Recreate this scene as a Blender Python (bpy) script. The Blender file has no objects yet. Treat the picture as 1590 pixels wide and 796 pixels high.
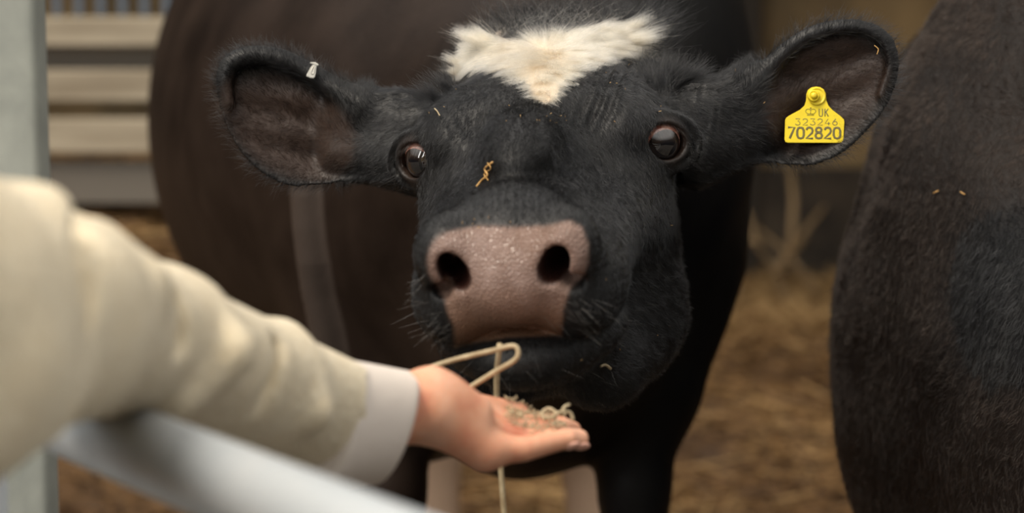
import bpy, bmesh, math, random
import numpy as np
from mathutils import Vector, Matrix, noise as mnoise
random.seed(7)
rng = np.random.default_rng(11)
SC = bpy.context.scene
COL = SC.collection
PI = math.pi
NFUR = 220000

# ------------------------------------------------------------------ camera
W, H = 1590, 796
LENS = 85.0
F = LENS / 36.0 * W
CAM = np.array([0.0, 0.0, 1.30])
PITCH = math.radians(8.0)
RIGHT = np.array([1.0, 0, 0])
FWD = np.array([0, math.cos(PITCH), -math.sin(PITCH)])
UP = np.array([0, math.sin(PITCH), math.cos(PITCH)])
cd = bpy.data.cameras.new('camera')
cam = bpy.data.objects.new('camera', cd)
COL.objects.link(cam)
SC.camera = cam
cam.location = CAM
cam.rotation_euler = (PI / 2 - PITCH, 0, 0)
cd.lens = LENS
cd.sensor_width = 36
cd.clip_start = 0.05
cd.clip_end = 200
cd.dof.use_dof = True
cd.dof.focus_distance = 2.00
cd.dof.aperture_fstop = 4.5
cd.dof.aperture_blades = 0

# ------------------------------------------------------------------ light
wd = bpy.data.worlds.new('overcast_sky')
SC.world = wd
wd.use_nodes = True
nt = wd.node_tree
bg = nt.nodes['Background']
tc = nt.nodes.new('ShaderNodeTexCoord')
sep = nt.nodes.new('ShaderNodeSeparateXYZ')
rampw = nt.nodes.new('ShaderNodeValToRGB')
nt.links.new(tc.outputs['Generated'], sep.inputs[0])
nt.links.new(sep.outputs['Z'], rampw.inputs[0])
cr = rampw.color_ramp
for e_ in range(2):
    cr.elements.new(0.5)
for e_, (p_, c_) in zip(cr.elements, ((0.0, (0.020, 0.017, 0.014)), (0.22, (0.06, 0.052, 0.043)), (0.45, (0.66, 0.65, 0.62)), (0.9, (1.0, 0.97, 0.92)))):
    e_.position = p_
    e_.color = (*c_, 1)
nt.links.new(rampw.outputs[0], bg.inputs[0])
bg.inputs[1].default_value = 1.5
sl = bpy.data.lights.new('sun', 'SUN')
sl.energy = 3.2
sl.angle = math.radians(20)
sl.color = (1.0, 0.90, 0.76)
so = bpy.data.objects.new('sun', sl)
COL.objects.link(so)
so.rotation_euler = Vector((0.50, 0.42, -1.0)).to_track_quat('-Z', 'Y').to_euler()

al = bpy.data.lights.new('sky_glint_lamp', 'AREA')      # added area lamp standing in for bright sky reflected in the eyes
al.shape = 'RECTANGLE'
al.size, al.size_y = 3.2, 1.8
al.energy = 120
al.color = (1.0, 0.98, 0.95)
ao = bpy.data.objects.new('sky_glint_lamp', al)
COL.objects.link(ao)
ao.location = (-3.0, -2.4, 3.1)
ao.rotation_euler = (Vector((0, 2.0, 1.1)) - ao.location).to_track_quat('-Z', 'Y').to_euler()

SC.view_settings.view_transform = 'Standard'
SC.view_settings.look = 'None'
SC.view_settings.exposure = -0.08
SC.view_settings.gamma = 1.0
SC.view_settings.use_curve_mapping = False


# ------------------------------------------------------------------ helpers
def P(px, py, D):
    "world point seen at pixel (px, py) at depth D along the camera axis"
    return CAM + D * (FWD + RIGHT * ((px - W / 2) / F) - UP * ((py - H / 2) / F))


def G(px, py, z):
    "world point seen at pixel (px, py) at height z"
    d = FWD + RIGHT * ((px - W / 2) / F) - UP * ((py - H / 2) / F)
    return CAM + d * ((z - CAM[2]) / d[2])


def project(p):
    q = np.asarray(p, dtype=np.float32) - CAM.astype(np.float32)
    D = q @ FWD.astype(np.float32)
    return W / 2 + F * (q @ RIGHT.astype(np.float32)) / D, H / 2 - F * (q @ UP.astype(np.float32)) / D, D


def tag(o, label=None, cat=None, group=None, kind=None):
    if label: o['label'] = label
    if cat: o['category'] = cat
    if group: o['group'] = group
    if kind: o['kind'] = kind
    return o


def empty(name, loc, rot=(0, 0, 0)):
    o = bpy.data.objects.new(name, None)
    COL.objects.link(o)
    o.location = Vector(loc)
    o.rotation_euler = rot
    o.empty_display_size = 0.05
    return o


def link(name, me, mats, parent=None):
    o = bpy.data.objects.new(name, me)
    COL.objects.link(o)
    for m in (mats if isinstance(mats, (list, tuple)) else [mats]):
        me.materials.append(m)
    if parent is not None:
        o.parent = parent
    return o


def mesh_np(name, V, Fq, smooth=True):
    me = bpy.data.meshes.new(name)
    V = np.asarray(V, dtype=np.float32)
    Fq = np.asarray(Fq, dtype=np.int32)
    k = Fq.shape[1]
    me.vertices.add(len(V))
    me.vertices.foreach_set('co', V.ravel())
    me.loops.add(Fq.size)
    me.loops.foreach_set('vertex_index', Fq.ravel())
    me.polygons.add(len(Fq))
    me.polygons.foreach_set('loop_start', np.arange(0, Fq.size, k, dtype=np.int32))
    me.polygons.foreach_set('use_smooth', np.full(len(Fq), smooth))
    me.update(calc_edges=True)
    me.validate()
    return me


def from_bm(name, bm, smooth=True):
    me = bpy.data.meshes.new(name)
    bm.normal_update()
    bm.to_mesh(me)
    bm.free()
    for p in me.polygons:
        p.use_smooth = smooth
    return me


def add_attr(me, name, arr):
    a = me.attributes.new(name, 'FLOAT', 'POINT')
    a.data.foreach_set('value', np.asarray(arr, dtype=np.float32))


def tube_bm(bm, pts, radii, seg=12, cap=True):
    pts = [Vector(p) for p in pts]
    rings = []
    n = len(pts)
    prev = None
    for i, p in enumerate(pts):
        t = (pts[min(i + 1, n - 1)] - pts[max(i - 1, 0)]).normalized()
        if prev is None:
            a = t.orthogonal().normalized()
        else:
            a = (prev - t * prev.dot(t)).normalized()
        prev = a
        b = t.cross(a)
        r = radii[i] if hasattr(radii, '__len__') else radii
        rings.append([bm.verts.new(p + (a * math.cos(2 * PI * k / seg) + b * math.sin(2 * PI * k / seg)) * r) for k in range(seg)])
    for i in range(n - 1):
        for k in range(seg):
            bm.faces.new((rings[i][k], rings[i][(k + 1) % seg], rings[i + 1][(k + 1) % seg], rings[i + 1][k]))
    if cap:
        bm.faces.new(rings[0][::-1])
        bm.faces.new(rings[-1])


def box_bm(bm, c, s, R=None, bevel=0.0):
    r = bmesh.ops.create_cube(bm, size=1.0)
    M = Matrix.Translation(Vector(c)) @ (R.to_4x4() if R else Matrix.Identity(4)) @ Matrix.Diagonal((*s, 1))
    bmesh.ops.transform(bm, matrix=M, verts=r['verts'])
    if bevel:
        es = set(e for v in r['verts'] for e in v.link_edges)
        bmesh.ops.bevel(bm, geom=list(es), offset=bevel, segments=3, affect='EDGES', profile=0.5)


# ------------------------------------------------------------------ materials
def mat(name, base=(0.5, 0.5, 0.5), rough=0.6, metal=0.0, spec=0.5):
    m = bpy.data.materials.new(name)
    m.use_nodes = True
    b = m.node_tree.nodes['Principled BSDF']
    b.inputs['Base Color'].default_value = (*base, 1)
    b.inputs['Roughness'].default_value = rough
    b.inputs['Metallic'].default_value = metal
    b.inputs['Specular IOR Level'].default_value = spec
    return m, m.node_tree, b


def noise_node(nt, scale, detail=4, rough=0.55, dist=0.0, stretch=None, coord='Object'):
    tc = nt.nodes.new('ShaderNodeTexCoord')
    n = nt.nodes.new('ShaderNodeTexNoise')
    n.inputs['Scale'].default_value = scale
    n.inputs['Detail'].default_value = detail
    n.inputs['Roughness'].default_value = rough
    n.inputs['Distortion'].default_value = dist
    if stretch:
        mp = nt.nodes.new('ShaderNodeMapping')
        mp.inputs['Scale'].default_value = stretch
        nt.links.new(tc.outputs[coord], mp.inputs[0])
        nt.links.new(mp.outputs[0], n.inputs[0])
    else:
        nt.links.new(tc.outputs[coord], n.inputs[0])
    return n


def ramp(nt, src, stops):
    r = nt.nodes.new('ShaderNodeValToRGB')
    cr = r.color_ramp
    while len(cr.elements) < len(stops):
        cr.elements.new(0.5)
    for e, (p, c) in zip(cr.elements, stops):
        e.position = p
        e.color = (*c, 1) if len(c) == 3 else c
    nt.links.new(src, r.inputs[0])
    return r.outputs[0]


def mix(nt, fac, a, b):
    m = nt.nodes.new('ShaderNodeMix')
    m.data_type = 'RGBA'
    for v, s in ((fac, m.inputs[0]), (a, m.inputs[6]), (b, m.inputs[7])):
        if isinstance(v, (int, float)):
            s.default_value = v
        elif isinstance(v, tuple):
            s.default_value = (*v, 1)
        else:
            nt.links.new(v, s)
    return m.outputs[2]


def bump(nt, b, src, strength=0.3, dist=0.01, prev=None):
    n = nt.nodes.new('ShaderNodeBump')
    n.inputs['Strength'].default_value = strength
    n.inputs['Distance'].default_value = dist
    nt.links.new(src, n.inputs['Height'])
    if prev is not None:
        nt.links.new(prev, n.inputs['Normal'])
    nt.links.new(n.outputs[0], b.inputs['Normal'])
    return n.outputs[0]


def attr(nt, name):
    a = nt.nodes.new('ShaderNodeAttribute')
    a.attribute_name = name
    return a.outputs['Fac']


# ------------------------------------------------------------------ signed distance tools
f32 = np.float32


def A(*v):
    return np.array(v, dtype=f32)


def rotm(rx=0, ry=0, rz=0):
    from mathutils import Euler
    return np.array(Euler((math.radians(rx), math.radians(ry), math.radians(rz))).to_matrix(), dtype=f32)


def ell(p, c, r, R=None):
    q = p - A(*c)
    if R is not None:
        q = q @ R
    r = A(*r)
    a = q / r
    k0 = np.sqrt(np.einsum('ij,ij->i', a, a)) + 1e-9
    b = a / r
    k1 = np.sqrt(np.einsum('ij,ij->i', b, b)) + 1e-9
    return k0 * (k0 - 1) / k1


def caps(p, a, b, ra, rb=None):
    rb = ra if rb is None else rb
    a = np.asarray(a, dtype=f32)
    b = np.asarray(b, dtype=f32)
    ba = b - a
    pa = p - a
    h = np.clip((pa @ ba) / float(ba @ ba), 0, 1)
    q = pa - h[:, None] * ba
    return np.sqrt(np.einsum('ij,ij->i', q, q)) - (ra + (rb - ra) * h)


def chain(p, pts, radii, k=0.01):
    d = None
    for i in range(len(pts) - 1):
        c = caps(p, pts[i], pts[i + 1], radii[i], radii[i + 1])
        d = c if d is None else np.minimum(d, c)
    return d


def smin(a, b, k):
    h = np.clip(0.5 + 0.5 * (b - a) / k, 0, 1)
    return b + (a - b) * h - k * h * (1 - h)


def smax(a, b, k):
    return -smin(-a, -b, k)


def sstep(a, b, x):
    t = np.clip((x - a) / (b - a), 0, 1)
    return t * t * (3 - 2 * t)


def poly2d(x, y, poly):
    "signed distance to a closed polygon, negative inside"
    poly = np.asarray(poly, dtype=f32)
    d = np.full(x.shape, 1e9, dtype=f32)
    s = np.ones(x.shape, dtype=f32)
    n = len(poly)
    j = n - 1
    for i in range(n):
        ex, ey = poly[j] - poly[i]
        wx, wy = x - poly[i][0], y - poly[i][1]
        t = np.clip((wx * ex + wy * ey) / (ex * ex + ey * ey), 0, 1)
        bx, by = wx - ex * t, wy - ey * t
        d = np.minimum(d, bx * bx + by * by)
        c1 = y >= poly[i][1]
        c2 = y < poly[j][1]
        c3 = ex * wy > ey * wx
        flip = (c1 & c2 & c3) | (~c1 & ~c2 & ~c3)
        s = np.where(flip, -s, s)
        j = i
    return s * np.sqrt(d)


def smooth_poly(pts, n=4):
    pts = np.asarray(pts, dtype=float)
    out = []
    N = len(pts)
    for i in range(N):
        p0, p1, p2, p3 = pts[i - 1], pts[i], pts[(i + 1) % N], pts[(i + 2) % N]
        for k in range(n):
            t = k / n
            out.append(0.5 * ((2 * p1) + (-p0 + p2) * t + (2 * p0 - 5 * p1 + 4 * p2 - p3) * t * t + (-p0 + 3 * p1 - 3 * p2 + p3) * t ** 3))
    return np.array(out)


def smooth_line(pts, n=6):
    pts = np.asarray(pts, dtype=float)
    q = np.vstack([2 * pts[0] - pts[1], pts, 2 * pts[-1] - pts[-2]])
    out = []
    for i in range(1, len(q) - 2):
        p0, p1, p2, p3 = q[i - 1], q[i], q[i + 1], q[i + 2]
        for k in range(n):
            t = k / n
            out.append(0.5 * ((2 * p1) + (-p0 + p2) * t + (2 * p0 - 5 * p1 + 4 * p2 - p3) * t * t + (-p0 + 3 * p1 - 3 * p2 + p3) * t ** 3))
    out.append(q[-2])
    return np.array(out)


def axis_steps(segs):
    "segs: list of (start, end, step), contiguous"
    out = []
    for a, b, s in segs:
        n = max(1, int(round((b - a) / s)))
        out.append(np.linspace(a, b, n, endpoint=False))
    out.append(np.array([segs[-1][1]]))
    return np.concatenate(out).astype(f32)


def eval_chunks(fn, pts, n=300000):
    out = np.empty(len(pts), dtype=f32)
    for i in range(0, len(pts), n):
        out[i:i + n] = fn(pts[i:i + n])
    return out


def sdf_mesh(name, fn, xs, ys, zs, stride=6, newton=2, eps=0.0006, lip=1.3):
    nx, ny, nz = len(xs), len(ys), len(zs)
    # coarse pass
    ci = np.unique(np.append(np.arange(0, nx, stride), nx - 1))
    cj = np.unique(np.append(np.arange(0, ny, stride), ny - 1))
    ck = np.unique(np.append(np.arange(0, nz, stride), nz - 1))
    gx, gy, gz = np.meshgrid(xs[ci], ys[cj], zs[ck], indexing='ij')
    C = eval_chunks(fn, np.stack([gx.ravel(), gy.ravel(), gz.ravel()], 1)).reshape(gx.shape)
    D = np.empty((nx, ny, nz), dtype=f32)
    act = []
    dx = np.diff(xs[ci]); dy = np.diff(ys[cj]); dz = np.diff(zs[ck])
    diag = np.sqrt(dx[:, None, None] ** 2 + dy[None, :, None] ** 2 + dz[None, None, :] ** 2)
    m = np.full(diag.shape, 1e9, dtype=f32)
    for a in (0, 1):
        for b in (0, 1):
            for c in (0, 1):
                m = np.minimum(m, np.abs(C[a:a + diag.shape[0], b:b + diag.shape[1], c:c + diag.shape[2]]))
    active = m < lip * diag
    need = np.zeros((nx, ny, nz), dtype=bool)
    for a in range(diag.shape[0]):
        for b in range(diag.shape[1]):
            for c in range(diag.shape[2]):
                sl_ = (slice(ci[a], ci[a + 1] + 1), slice(cj[b], cj[b + 1] + 1), slice(ck[c], ck[c + 1] + 1))
                if active[a, b, c]:
                    need[sl_] = True
                else:
                    D[sl_] = 1.0 if C[a, b, c] > 0 else -1.0
    I, J, K = np.nonzero(need)
    del need
    for s in range(0, len(I), 400000):
        e = s + 400000
        i, j, k = I[s:e], J[s:e], K[s:e]
        D[i, j, k] = fn(np.stack([xs[i], ys[j], zs[k]], 1))
    S = D < 0
    cnt = np.zeros((nx - 1, ny - 1, nz - 1), dtype=np.int8)
    for a in (0, 1):
        for b in (0, 1):
            for c in (0, 1):
                cnt += S[a:nx - 1 + a, b:ny - 1 + b, c:nz - 1 + c]
    mask = (cnt > 0) & (cnt < 8)
    del cnt
    I, J, K = np.nonzero(mask)
    idx = np.full(mask.shape, -1, dtype=np.int32)
    idx[I, J, K] = np.arange(len(I))
    del mask
    acc = np.zeros((len(I), 3), dtype=f32)
    num = np.zeros(len(I), dtype=f32)
    for (a, b) in [((0, 0, 0), (1, 0, 0)), ((0, 1, 0), (1, 1, 0)), ((0, 0, 1), (1, 0, 1)), ((0, 1, 1), (1, 1, 1)),
                   ((0, 0, 0), (0, 1, 0)), ((1, 0, 0), (1, 1, 0)), ((0, 0, 1), (0, 1, 1)), ((1, 0, 1), (1, 1, 1)),
                   ((0, 0, 0), (0, 0, 1)), ((1, 0, 0), (1, 0, 1)), ((0, 1, 0), (0, 1, 1)), ((1, 1, 0), (1, 1, 1))]:
        da = D[I + a[0], J + a[1], K + a[2]]
        db = D[I + b[0], J + b[1], K + b[2]]
        s = (da < 0) != (db < 0)
        t = np.where(s, da / np.where(s, da - db, 1), 0)
        pa = np.stack([xs[I + a[0]], ys[J + a[1]], zs[K + a[2]]], 1)
        pb = np.stack([xs[I + b[0]], ys[J + b[1]], zs[K + b[2]]], 1)
        acc += np.where(s[:, None], pa + (pb - pa) * t[:, None], 0)
        num += s
    V = acc / num[:, None]
    faces = []
    for ax in range(3):
        sl0 = [slice(None)] * 3; sl1 = [slice(None)] * 3
        sl0[ax] = slice(0, -1); sl1[ax] = slice(1, None)
        ch = S[tuple(sl0)] != S[tuple(sl1)]
        ii = list(np.nonzero(ch))
        o = [k for k in range(3) if k != ax]
        lim = [nx - 1, ny - 1, nz - 1]
        ok = (ii[o[0]] > 0) & (ii[o[1]] > 0) & (ii[o[0]] < lim[o[0]]) & (ii[o[1]] < lim[o[1]])
        ii = [q[ok] for q in ii]
        inside = S[tuple(ii)]

        def cell(d0, d1):
            q = [v.copy() for v in ii]
            q[o[0]] -= d0
            q[o[1]] -= d1
            return idx[tuple(q)]
        q4 = np.stack([cell(1, 1), cell(0, 1), cell(0, 0), cell(1, 0)], 1)
        flip = inside if ax != 1 else ~inside
        q4 = np.where(flip[:, None], q4, q4[:, ::-1])
        faces.append(q4)
    Fq = np.concatenate(faces)
    Fq = Fq[(Fq >= 0).all(1)]
    del D, S, idx
    for it in range(newton):
        d = eval_chunks(fn, V)
        g = np.empty_like(V)
        for ax in range(3):
            e = np.zeros(3, dtype=f32); e[ax] = eps
            g[:, ax] = (eval_chunks(fn, V + e) - eval_chunks(fn, V - e)) / (2 * eps)
        gl = np.maximum((g * g).sum(1), 0.25)
        st = -(d / gl)[:, None] * g
        L = np.sqrt((st * st).sum(1))
        st *= (np.minimum(L, 0.004) / np.maximum(L, 1e-9))[:, None]
        V = V + st * 0.9
    me = mesh_np(name, V, Fq)
    return me, V, Fq


def ray_hit(fn, px, py, D0=1.0, D1=5.0, n=900):
    Ds = np.linspace(D0, D1, n)
    pts = np.array([P(px, py, d) for d in Ds], dtype=f32)
    d = fn(pts)
    k = np.nonzero(d < 0)[0]
    return pts[k[0]] if len(k) else None
# ------------------------------------------------------------------ ground
def ground_z(x, y):
    z = 0.02 + 0.10 * sstep(4.5, 7.0, np.asarray(y, dtype=float))
    z = z + 0.50 * sstep(-0.1, -0.9, np.asarray(x, dtype=float)) * sstep(4.0, 5.6, np.asarray(y, dtype=float))
    return z


m_ground, nt, b = mat('straw_bedding', (0.2, 0.12, 0.05), 0.9)
n = noise_node(nt, 2.2, 6, 0.6, 0.3)
n2 = noise_node(nt, 14, 5, 0.7, 0.8, (1, 0.5, 1))
c = ramp(nt, n.outputs[0], [(0.32, (0.014, 0.006, 0.003)), (0.5, (0.065, 0.030, 0.009)), (0.68, (0.19, 0.10, 0.032))])
c2 = ramp(nt, n2.outputs[0], [(0.35, (0.018, 0.008, 0.003)), (0.65, (0.15, 0.078, 0.028))])
sy = nt.nodes.new('ShaderNodeSeparateXYZ'); tg = nt.nodes.new('ShaderNodeTexCoord')
nt.links.new(tg.outputs['Object'], sy.inputs[0])
mr = nt.nodes.new('ShaderNodeMapRange'); nt.links.new(sy.outputs['Y'], mr.inputs[0]); mr.inputs[1].default_value = 2.2; mr.inputs[2].default_value = 3.0
yard = ramp(nt, n.outputs[0], [(0.3, (0.03, 0.025, 0.02)), (0.7, (0.09, 0.075, 0.06))])
nt.links.new(mix(nt, mr.outputs[0], yard, mix(nt, 0.5, c, c2)), b.inputs['Base Color'])
bump(nt, b, n2.outputs[0], 0.8, 0.05)
gx = np.linspace(-6, 6, 121); gy = np.linspace(-4, 8.5, 126)
X, Y = np.meshgrid(gx, gy, indexing='ij')
Z = ground_z(X, Y) + 0.02 * np.sin(X * 5 + 1.3 * np.sin(Y * 4)) * sstep(3.2, 4, Y)
V = np.stack([X.ravel(), Y.ravel(), Z.ravel()], 1)
ii, jj = np.meshgrid(np.arange(120), np.arange(125), indexing='ij')
k = (ii * 126 + jj).ravel()
me = mesh_np('ground', V, np.stack([k, k + 126, k + 127, k + 1], 1))
tag(link('ground', me, m_ground), kind='structure')

# barn back wall, roof
m_wall, nt, b = mat('dung_brown_wall', (0.1, 0.07, 0.04), 0.9)
n = noise_node(nt, 1.4, 5, 0.6, 0.5)
n2 = noise_node(nt, 5, 4, 0.6, 0.2, (1, 1, 0.4))
c = ramp(nt, n.outputs[0], [(0.3, (0.05, 0.042, 0.030)), (0.5, (0.22, 0.15, 0.07)), (0.7, (0.46, 0.31, 0.14))])
c2 = ramp(nt, n2.outputs[0], [(0.35, (0.06, 0.05, 0.035)), (0.65, (0.28, 0.18, 0.085))])
nt.links.new(mix(nt, 0.45, c, c2), b.inputs['Base Color'])
bump(nt, b, n2.outputs[0], 0.5, 0.05)
bm = bmesh.new(); box_bm(bm, (1.2, 7.6, 1.5), (7.5, 0.2, 3.4))
tag(link('wall_back', from_bm('wall_back', bm, False), m_wall), kind='structure')
m_plinth, nt, b = mat('dark_plinth', (0.05, 0.038, 0.026), 0.8)  # darker brown band along the foot of the back wall
n = noise_node(nt, 6, 4)
nt.links.new(ramp(nt, n.outputs[0], [(0.35, (0.025, 0.018, 0.012)), (0.65, (0.085, 0.062, 0.040))]), b.inputs['Base Color'])
bm = bmesh.new(); box_bm(bm, (1.2, 7.47, 0.25), (7.4, 0.06, 0.56), bevel=0.01)
tag(link('trim_1', from_bm('trim_1', bm, False), m_plinth), kind='structure')
m_dark, nt, b = mat('dark_timber', (0.03, 0.025, 0.02), 0.85)
bm = bmesh.new(); box_bm(bm, (-3.4, 7.6, 1.5), (1.9, 0.2, 3.4))
tag(link('wall_left', from_bm('wall_left', bm, False), m_dark), kind='structure')
bm = bmesh.new(); box_bm(bm, (0, 7.3, 3.35), (11, 3.6, 0.12))
tag(link('ceiling', from_bm('ceiling', bm, False), m_dark), kind='structure')
for nme, xx in (('wall_side_west', -4.6), ('wall_side_east', 5.0)):
    bm = bmesh.new(); box_bm(bm, (xx, 6.2, 1.5), (0.15, 3.2, 3.3))
    tag(link('wall_' + nme.split('_')[-1], from_bm(nme, bm, False), m_dark), kind='structure')
# ------------------------------------------------------------------ the cow: head frame
HPSI, HPIT, HROL = math.radians(7.0), math.radians(17.0), math.radians(4.0)
Fc = np.array([-math.sin(HPSI) * math.cos(HPIT), -math.sin(HPIT), math.cos(HPSI) * math.cos(HPIT)])
Xc = np.array([math.cos(HPSI), 0, math.sin(HPSI)])
Uc = np.cross(Fc, Xc); Uc /= np.linalg.norm(Uc)
Xr = Xc * math.cos(HROL) + Uc * math.sin(HROL)
Ur = Uc * math.cos(HROL) - Xc * math.sin(HROL)


def c2w(v):
    return RIGHT * v[0] + UP * v[1] - FWD * v[2]


HX, HF, HU = c2w(Xr), c2w(Fc), c2w(Ur)
HO = P(841, 231, 2.02)
HM = np.stack([HX, HF, HU], 1).astype(f32) * 100.0     # world delta (m) -> local cm


def to_head(p):
    return (p - HO.astype(f32)) @ HM


def from_head(q):
    q = np.asarray(q, dtype=float) / 100.0
    return HO + q[0] * HX + q[1] * HF + q[2] * HU


EYE_C = 9.45          # lateral place of each eyeball centre
EYE_R = 2.15
LOOK = np.array([0.55, 0.82, 0.10]); LOOK /= np.linalg.norm(LOOK)


def mir(v, s):
    return (v[0] * s, v[1], v[2])


def head_sdf(p):
    "head in its own centimetres: x to its left side (right in the photo), y to the nose, z to the forehead"
    q = to_head(p)
    a = q.copy()
    a[:, 0] = np.abs(a[:, 0])
    d = ell(a, (0, -7, -0.8), (9.4, 13.5, 7.3))                      # brain case and forehead
    d = smin(d, ell(a, (6.6, -1.0, 1.6), (3.6, 6.0, 3.4)), 2.5)       # brow
    d = smin(d, ell(a, (0, -14.5, 2.4), (8.2, 5.0, 4.9)), 3.0)        # poll
    d = smin(d, ell(a, (8.3, -0.6, -0.2), (2.9, 3.3, 3.1)), 1.6)      # orbit
    d = smin(d, caps(a, (0, 2, -1.0), (0, 23, -2.4), 5.6, 4.0), 3.0)  # nasal bone
    d = smin(d, caps(a, (5.0, 2.5, -4.5), (4.6, 20, -5.0), 4.4, 3.0), 3.0)  # cheek bone
    d = smin(d, ell(a, (5.6, -1.5, -9.5), (4.9, 9.5, 10.5)), 3.5)     # masseter
    d = smin(d, caps(a, (6.0, -3, -16.2), (4.4, 11, -15.6), 4.5, 3.6), 3.0)  # jaw bone
    d = smin(d, caps(a, (2.5, 2, -13), (2.2, 20, -10.4), 5.6, 3.0), 3.0)
    d = smin(d, ell(a, (0, -1, -10), (8.4, 13, 11)), 3.0)
    d = smin(d, ell(a, (0, 10.0, 2.9), (3.5, 8.0, 2.7)), 1.0)          # hump of the nose
    d = smax(d, -caps(a, (5.2, 5.0, 5.3), (5.4, 14, 3.3), 1.9, 1.5), 2.0)
    # muzzle
    d = smin(d, ell(a, (0, 22.6, -2.0), (6.0, 5.4, 4.6)), 2.2)
    d = smin(d, ell(a, (4.3, 25.3, -1.2), (2.7, 3.2, 3.1)), 1.4)      # nostril wings
    d = smin(d, ell(a, (0, 25.4, -3.6), (4.6, 3.3, 3.2)), 1.6)
    d = smin(d, ell(a, (4.6, 21.2, -5.6), (3.5, 6.2, 3.4)), 1.8)      # upper lip
    low = ell(a, (0, 21.6, -9.9), (5.2, 5.6, 2.9))
    low = smin(low, ell(a, (3.6, 17.5, -9.8), (3.9, 5.5, 2.6)), 2.0)
    low = smin(low, caps(a, (0, 6, -13), (0, 20.0, -10.6), 4.5, 2.6), 3.0)
    d = smin(d, low, 0.45)
    # nostrils
    n = ell(a, (3.75, 28.2, -1.75), (1.0, 5.2, 1.48), rotm(0, 24, 8))
    n = smin(n, ell(a, (4.9, 27.6, -3.3), (0.75, 2.6, 0.55)), 0.7)
    d = smax(d, -n, 0.7)
    # eye: lids as a low ring, almond shaped opening, ball shaped socket
    ec = A(EYE_C, 0, 0)
    e = a - ec
    lk = A(*LOOK)
    side = np.cross(LOOK, [0, 0, 1.0]); side /= np.linalg.norm(side)
    upv = np.cross(side, LOOK)
    es = e @ side.astype(f32); eu = e @ upv.astype(f32); el = e @ lk
    r = np.sqrt((e * e).sum(1))
    rr = np.sqrt((es / 1.98) ** 2 + ((eu + 0.14 * es) / 1.50) ** 2)
    lid = smax(r - 2.62, -(el - 0.3), 0.4)
    d = smin(d, lid, 0.5)
    ring = np.sqrt((rr - 1.12) ** 2 * 1.6 + ((el - 1.62) / 1.0) ** 2) - 0.22
    d = smin(d, ring, 0.45)
    fold = np.sqrt(((rr - 1.65) * 1.5) ** 2 + ((el - 1.35)) ** 2) - 0.30
    fold = np.where(eu > -3, fold, 9)
    d = smin(d, fold, 0.5)
    cut = np.maximum((rr - 1.0) * 1.25, -(el - 0.2))
    d = smax(d, -cut, 0.25)
    d = smax(d, -(r - EYE_R - 0.02), 0.08)
    return d


# ears: outlines taken in the ear's own plane
EARS = []


def ear_frame(base, tip, Db, Dt, lean):
    b, t = P(*base, Db), P(*tip, Dt)
    u = (t - b) / np.linalg.norm(t - b)
    w = c2w(lean)
    w = w - u * (w @ u); w /= np.linalg.norm(w)
    v = np.cross(w, u)
    return b, u, v, w


def to_plane(fr, px, py):
    b, u, v, w = fr
    d = P(px, py, 1.0) - CAM
    k = ((b - CAM) @ w) / (d @ w)
    q = CAM + d * k - b
    return (q @ u * 100, q @ v * 100)


def make_ear(side, base, tip, Db, Dt, lean, outline, rim, rim_r, interior):
    fr = ear_frame(base, tip, Db, Dt, lean)
    poly = smooth_poly([to_plane(fr, *o) for o in outline], 3)
    rim2 = smooth_line([to_plane(fr, *o) for o in rim], 3)
    EARS.append(dict(side=side, fr=fr, poly=poly, rim=rim2, rr=rim_r,
                     inner=smooth_poly([to_plane(fr, *o) for o in interior], 3)))


make_ear(-1, (640, 225), (345, 140), 2.10, 2.12, (-0.10, 0.10, 1.0),
         [(640, 150), (590, 150), (545, 128), (510, 108), (480, 93), (450, 80), (410, 75), (375, 80), (350, 100), (341, 130), (342, 165), (355, 205),
          (378, 245), (410, 275), (450, 294), (500, 292), (550, 284), (600, 282), (650, 280)],
         [(362, 165), (356, 130), (368, 103), (400, 92), (440, 96), (474, 112), (510, 135), (560, 165)], [0.45, 0.7, 0.8, 0.8, 0.75, 0.65, 0.8, 1.2],
         [(352, 150), (370, 128), (410, 120), (450, 125), (500, 150), (540, 185), (560, 225), (545, 262), (490, 280), (430, 268), (385, 235), (360, 195)])
make_ear(1, (1085, 205), (1385, 75), 2.08, 2.08, (0.16, 0.08, 1.0),
         [(1060, 140), (1110, 138), (1150, 120), (1180, 97), (1210, 68), (1250, 42), (1300, 30), (1345, 34), (1380, 55), (1393, 90), (1392, 125), (1375, 170),
          (1345, 208), (1310, 240), (1265, 260), (1220, 260), (1170, 254), (1120, 268), (1070, 275)],
         [(1130, 165), (1180, 125), (1215, 85), (1255, 58), (1300, 46), (1342, 50), (1370, 70), (1378, 105), (1365, 150)], [1.1, 0.8, 0.62, 0.5, 0.48, 0.45, 0.42, 0.4, 0.35],
         [(1200, 120), (1230, 85), (1280, 62), (1330, 62), (1362, 85), (1372, 120), (1355, 165), (1310, 215), (1250, 240), (1205, 225), (1185, 175)])


def ear_uvw(E, p):
    b, u, v, w = E['fr']
    q = (p - b.astype(f32)) * 100
    return q @ u.astype(f32), q @ v.astype(f32), q @ w.astype(f32)


def ear_surface(E, u, v, d2):
    s = np.maximum(-d2, 0)
    deep = 1.6 + 1.6 * sstep(11, 4, u)
    w0 = -deep * (1 - np.exp(-s / 2.0)) + 0.9
    w0 += 0.12 * np.sin(v * 2.1 + u * 0.25 * E['side']) * sstep(1, 3, s)
    w0 += 0.10 * (u - 7)
    return w0


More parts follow.
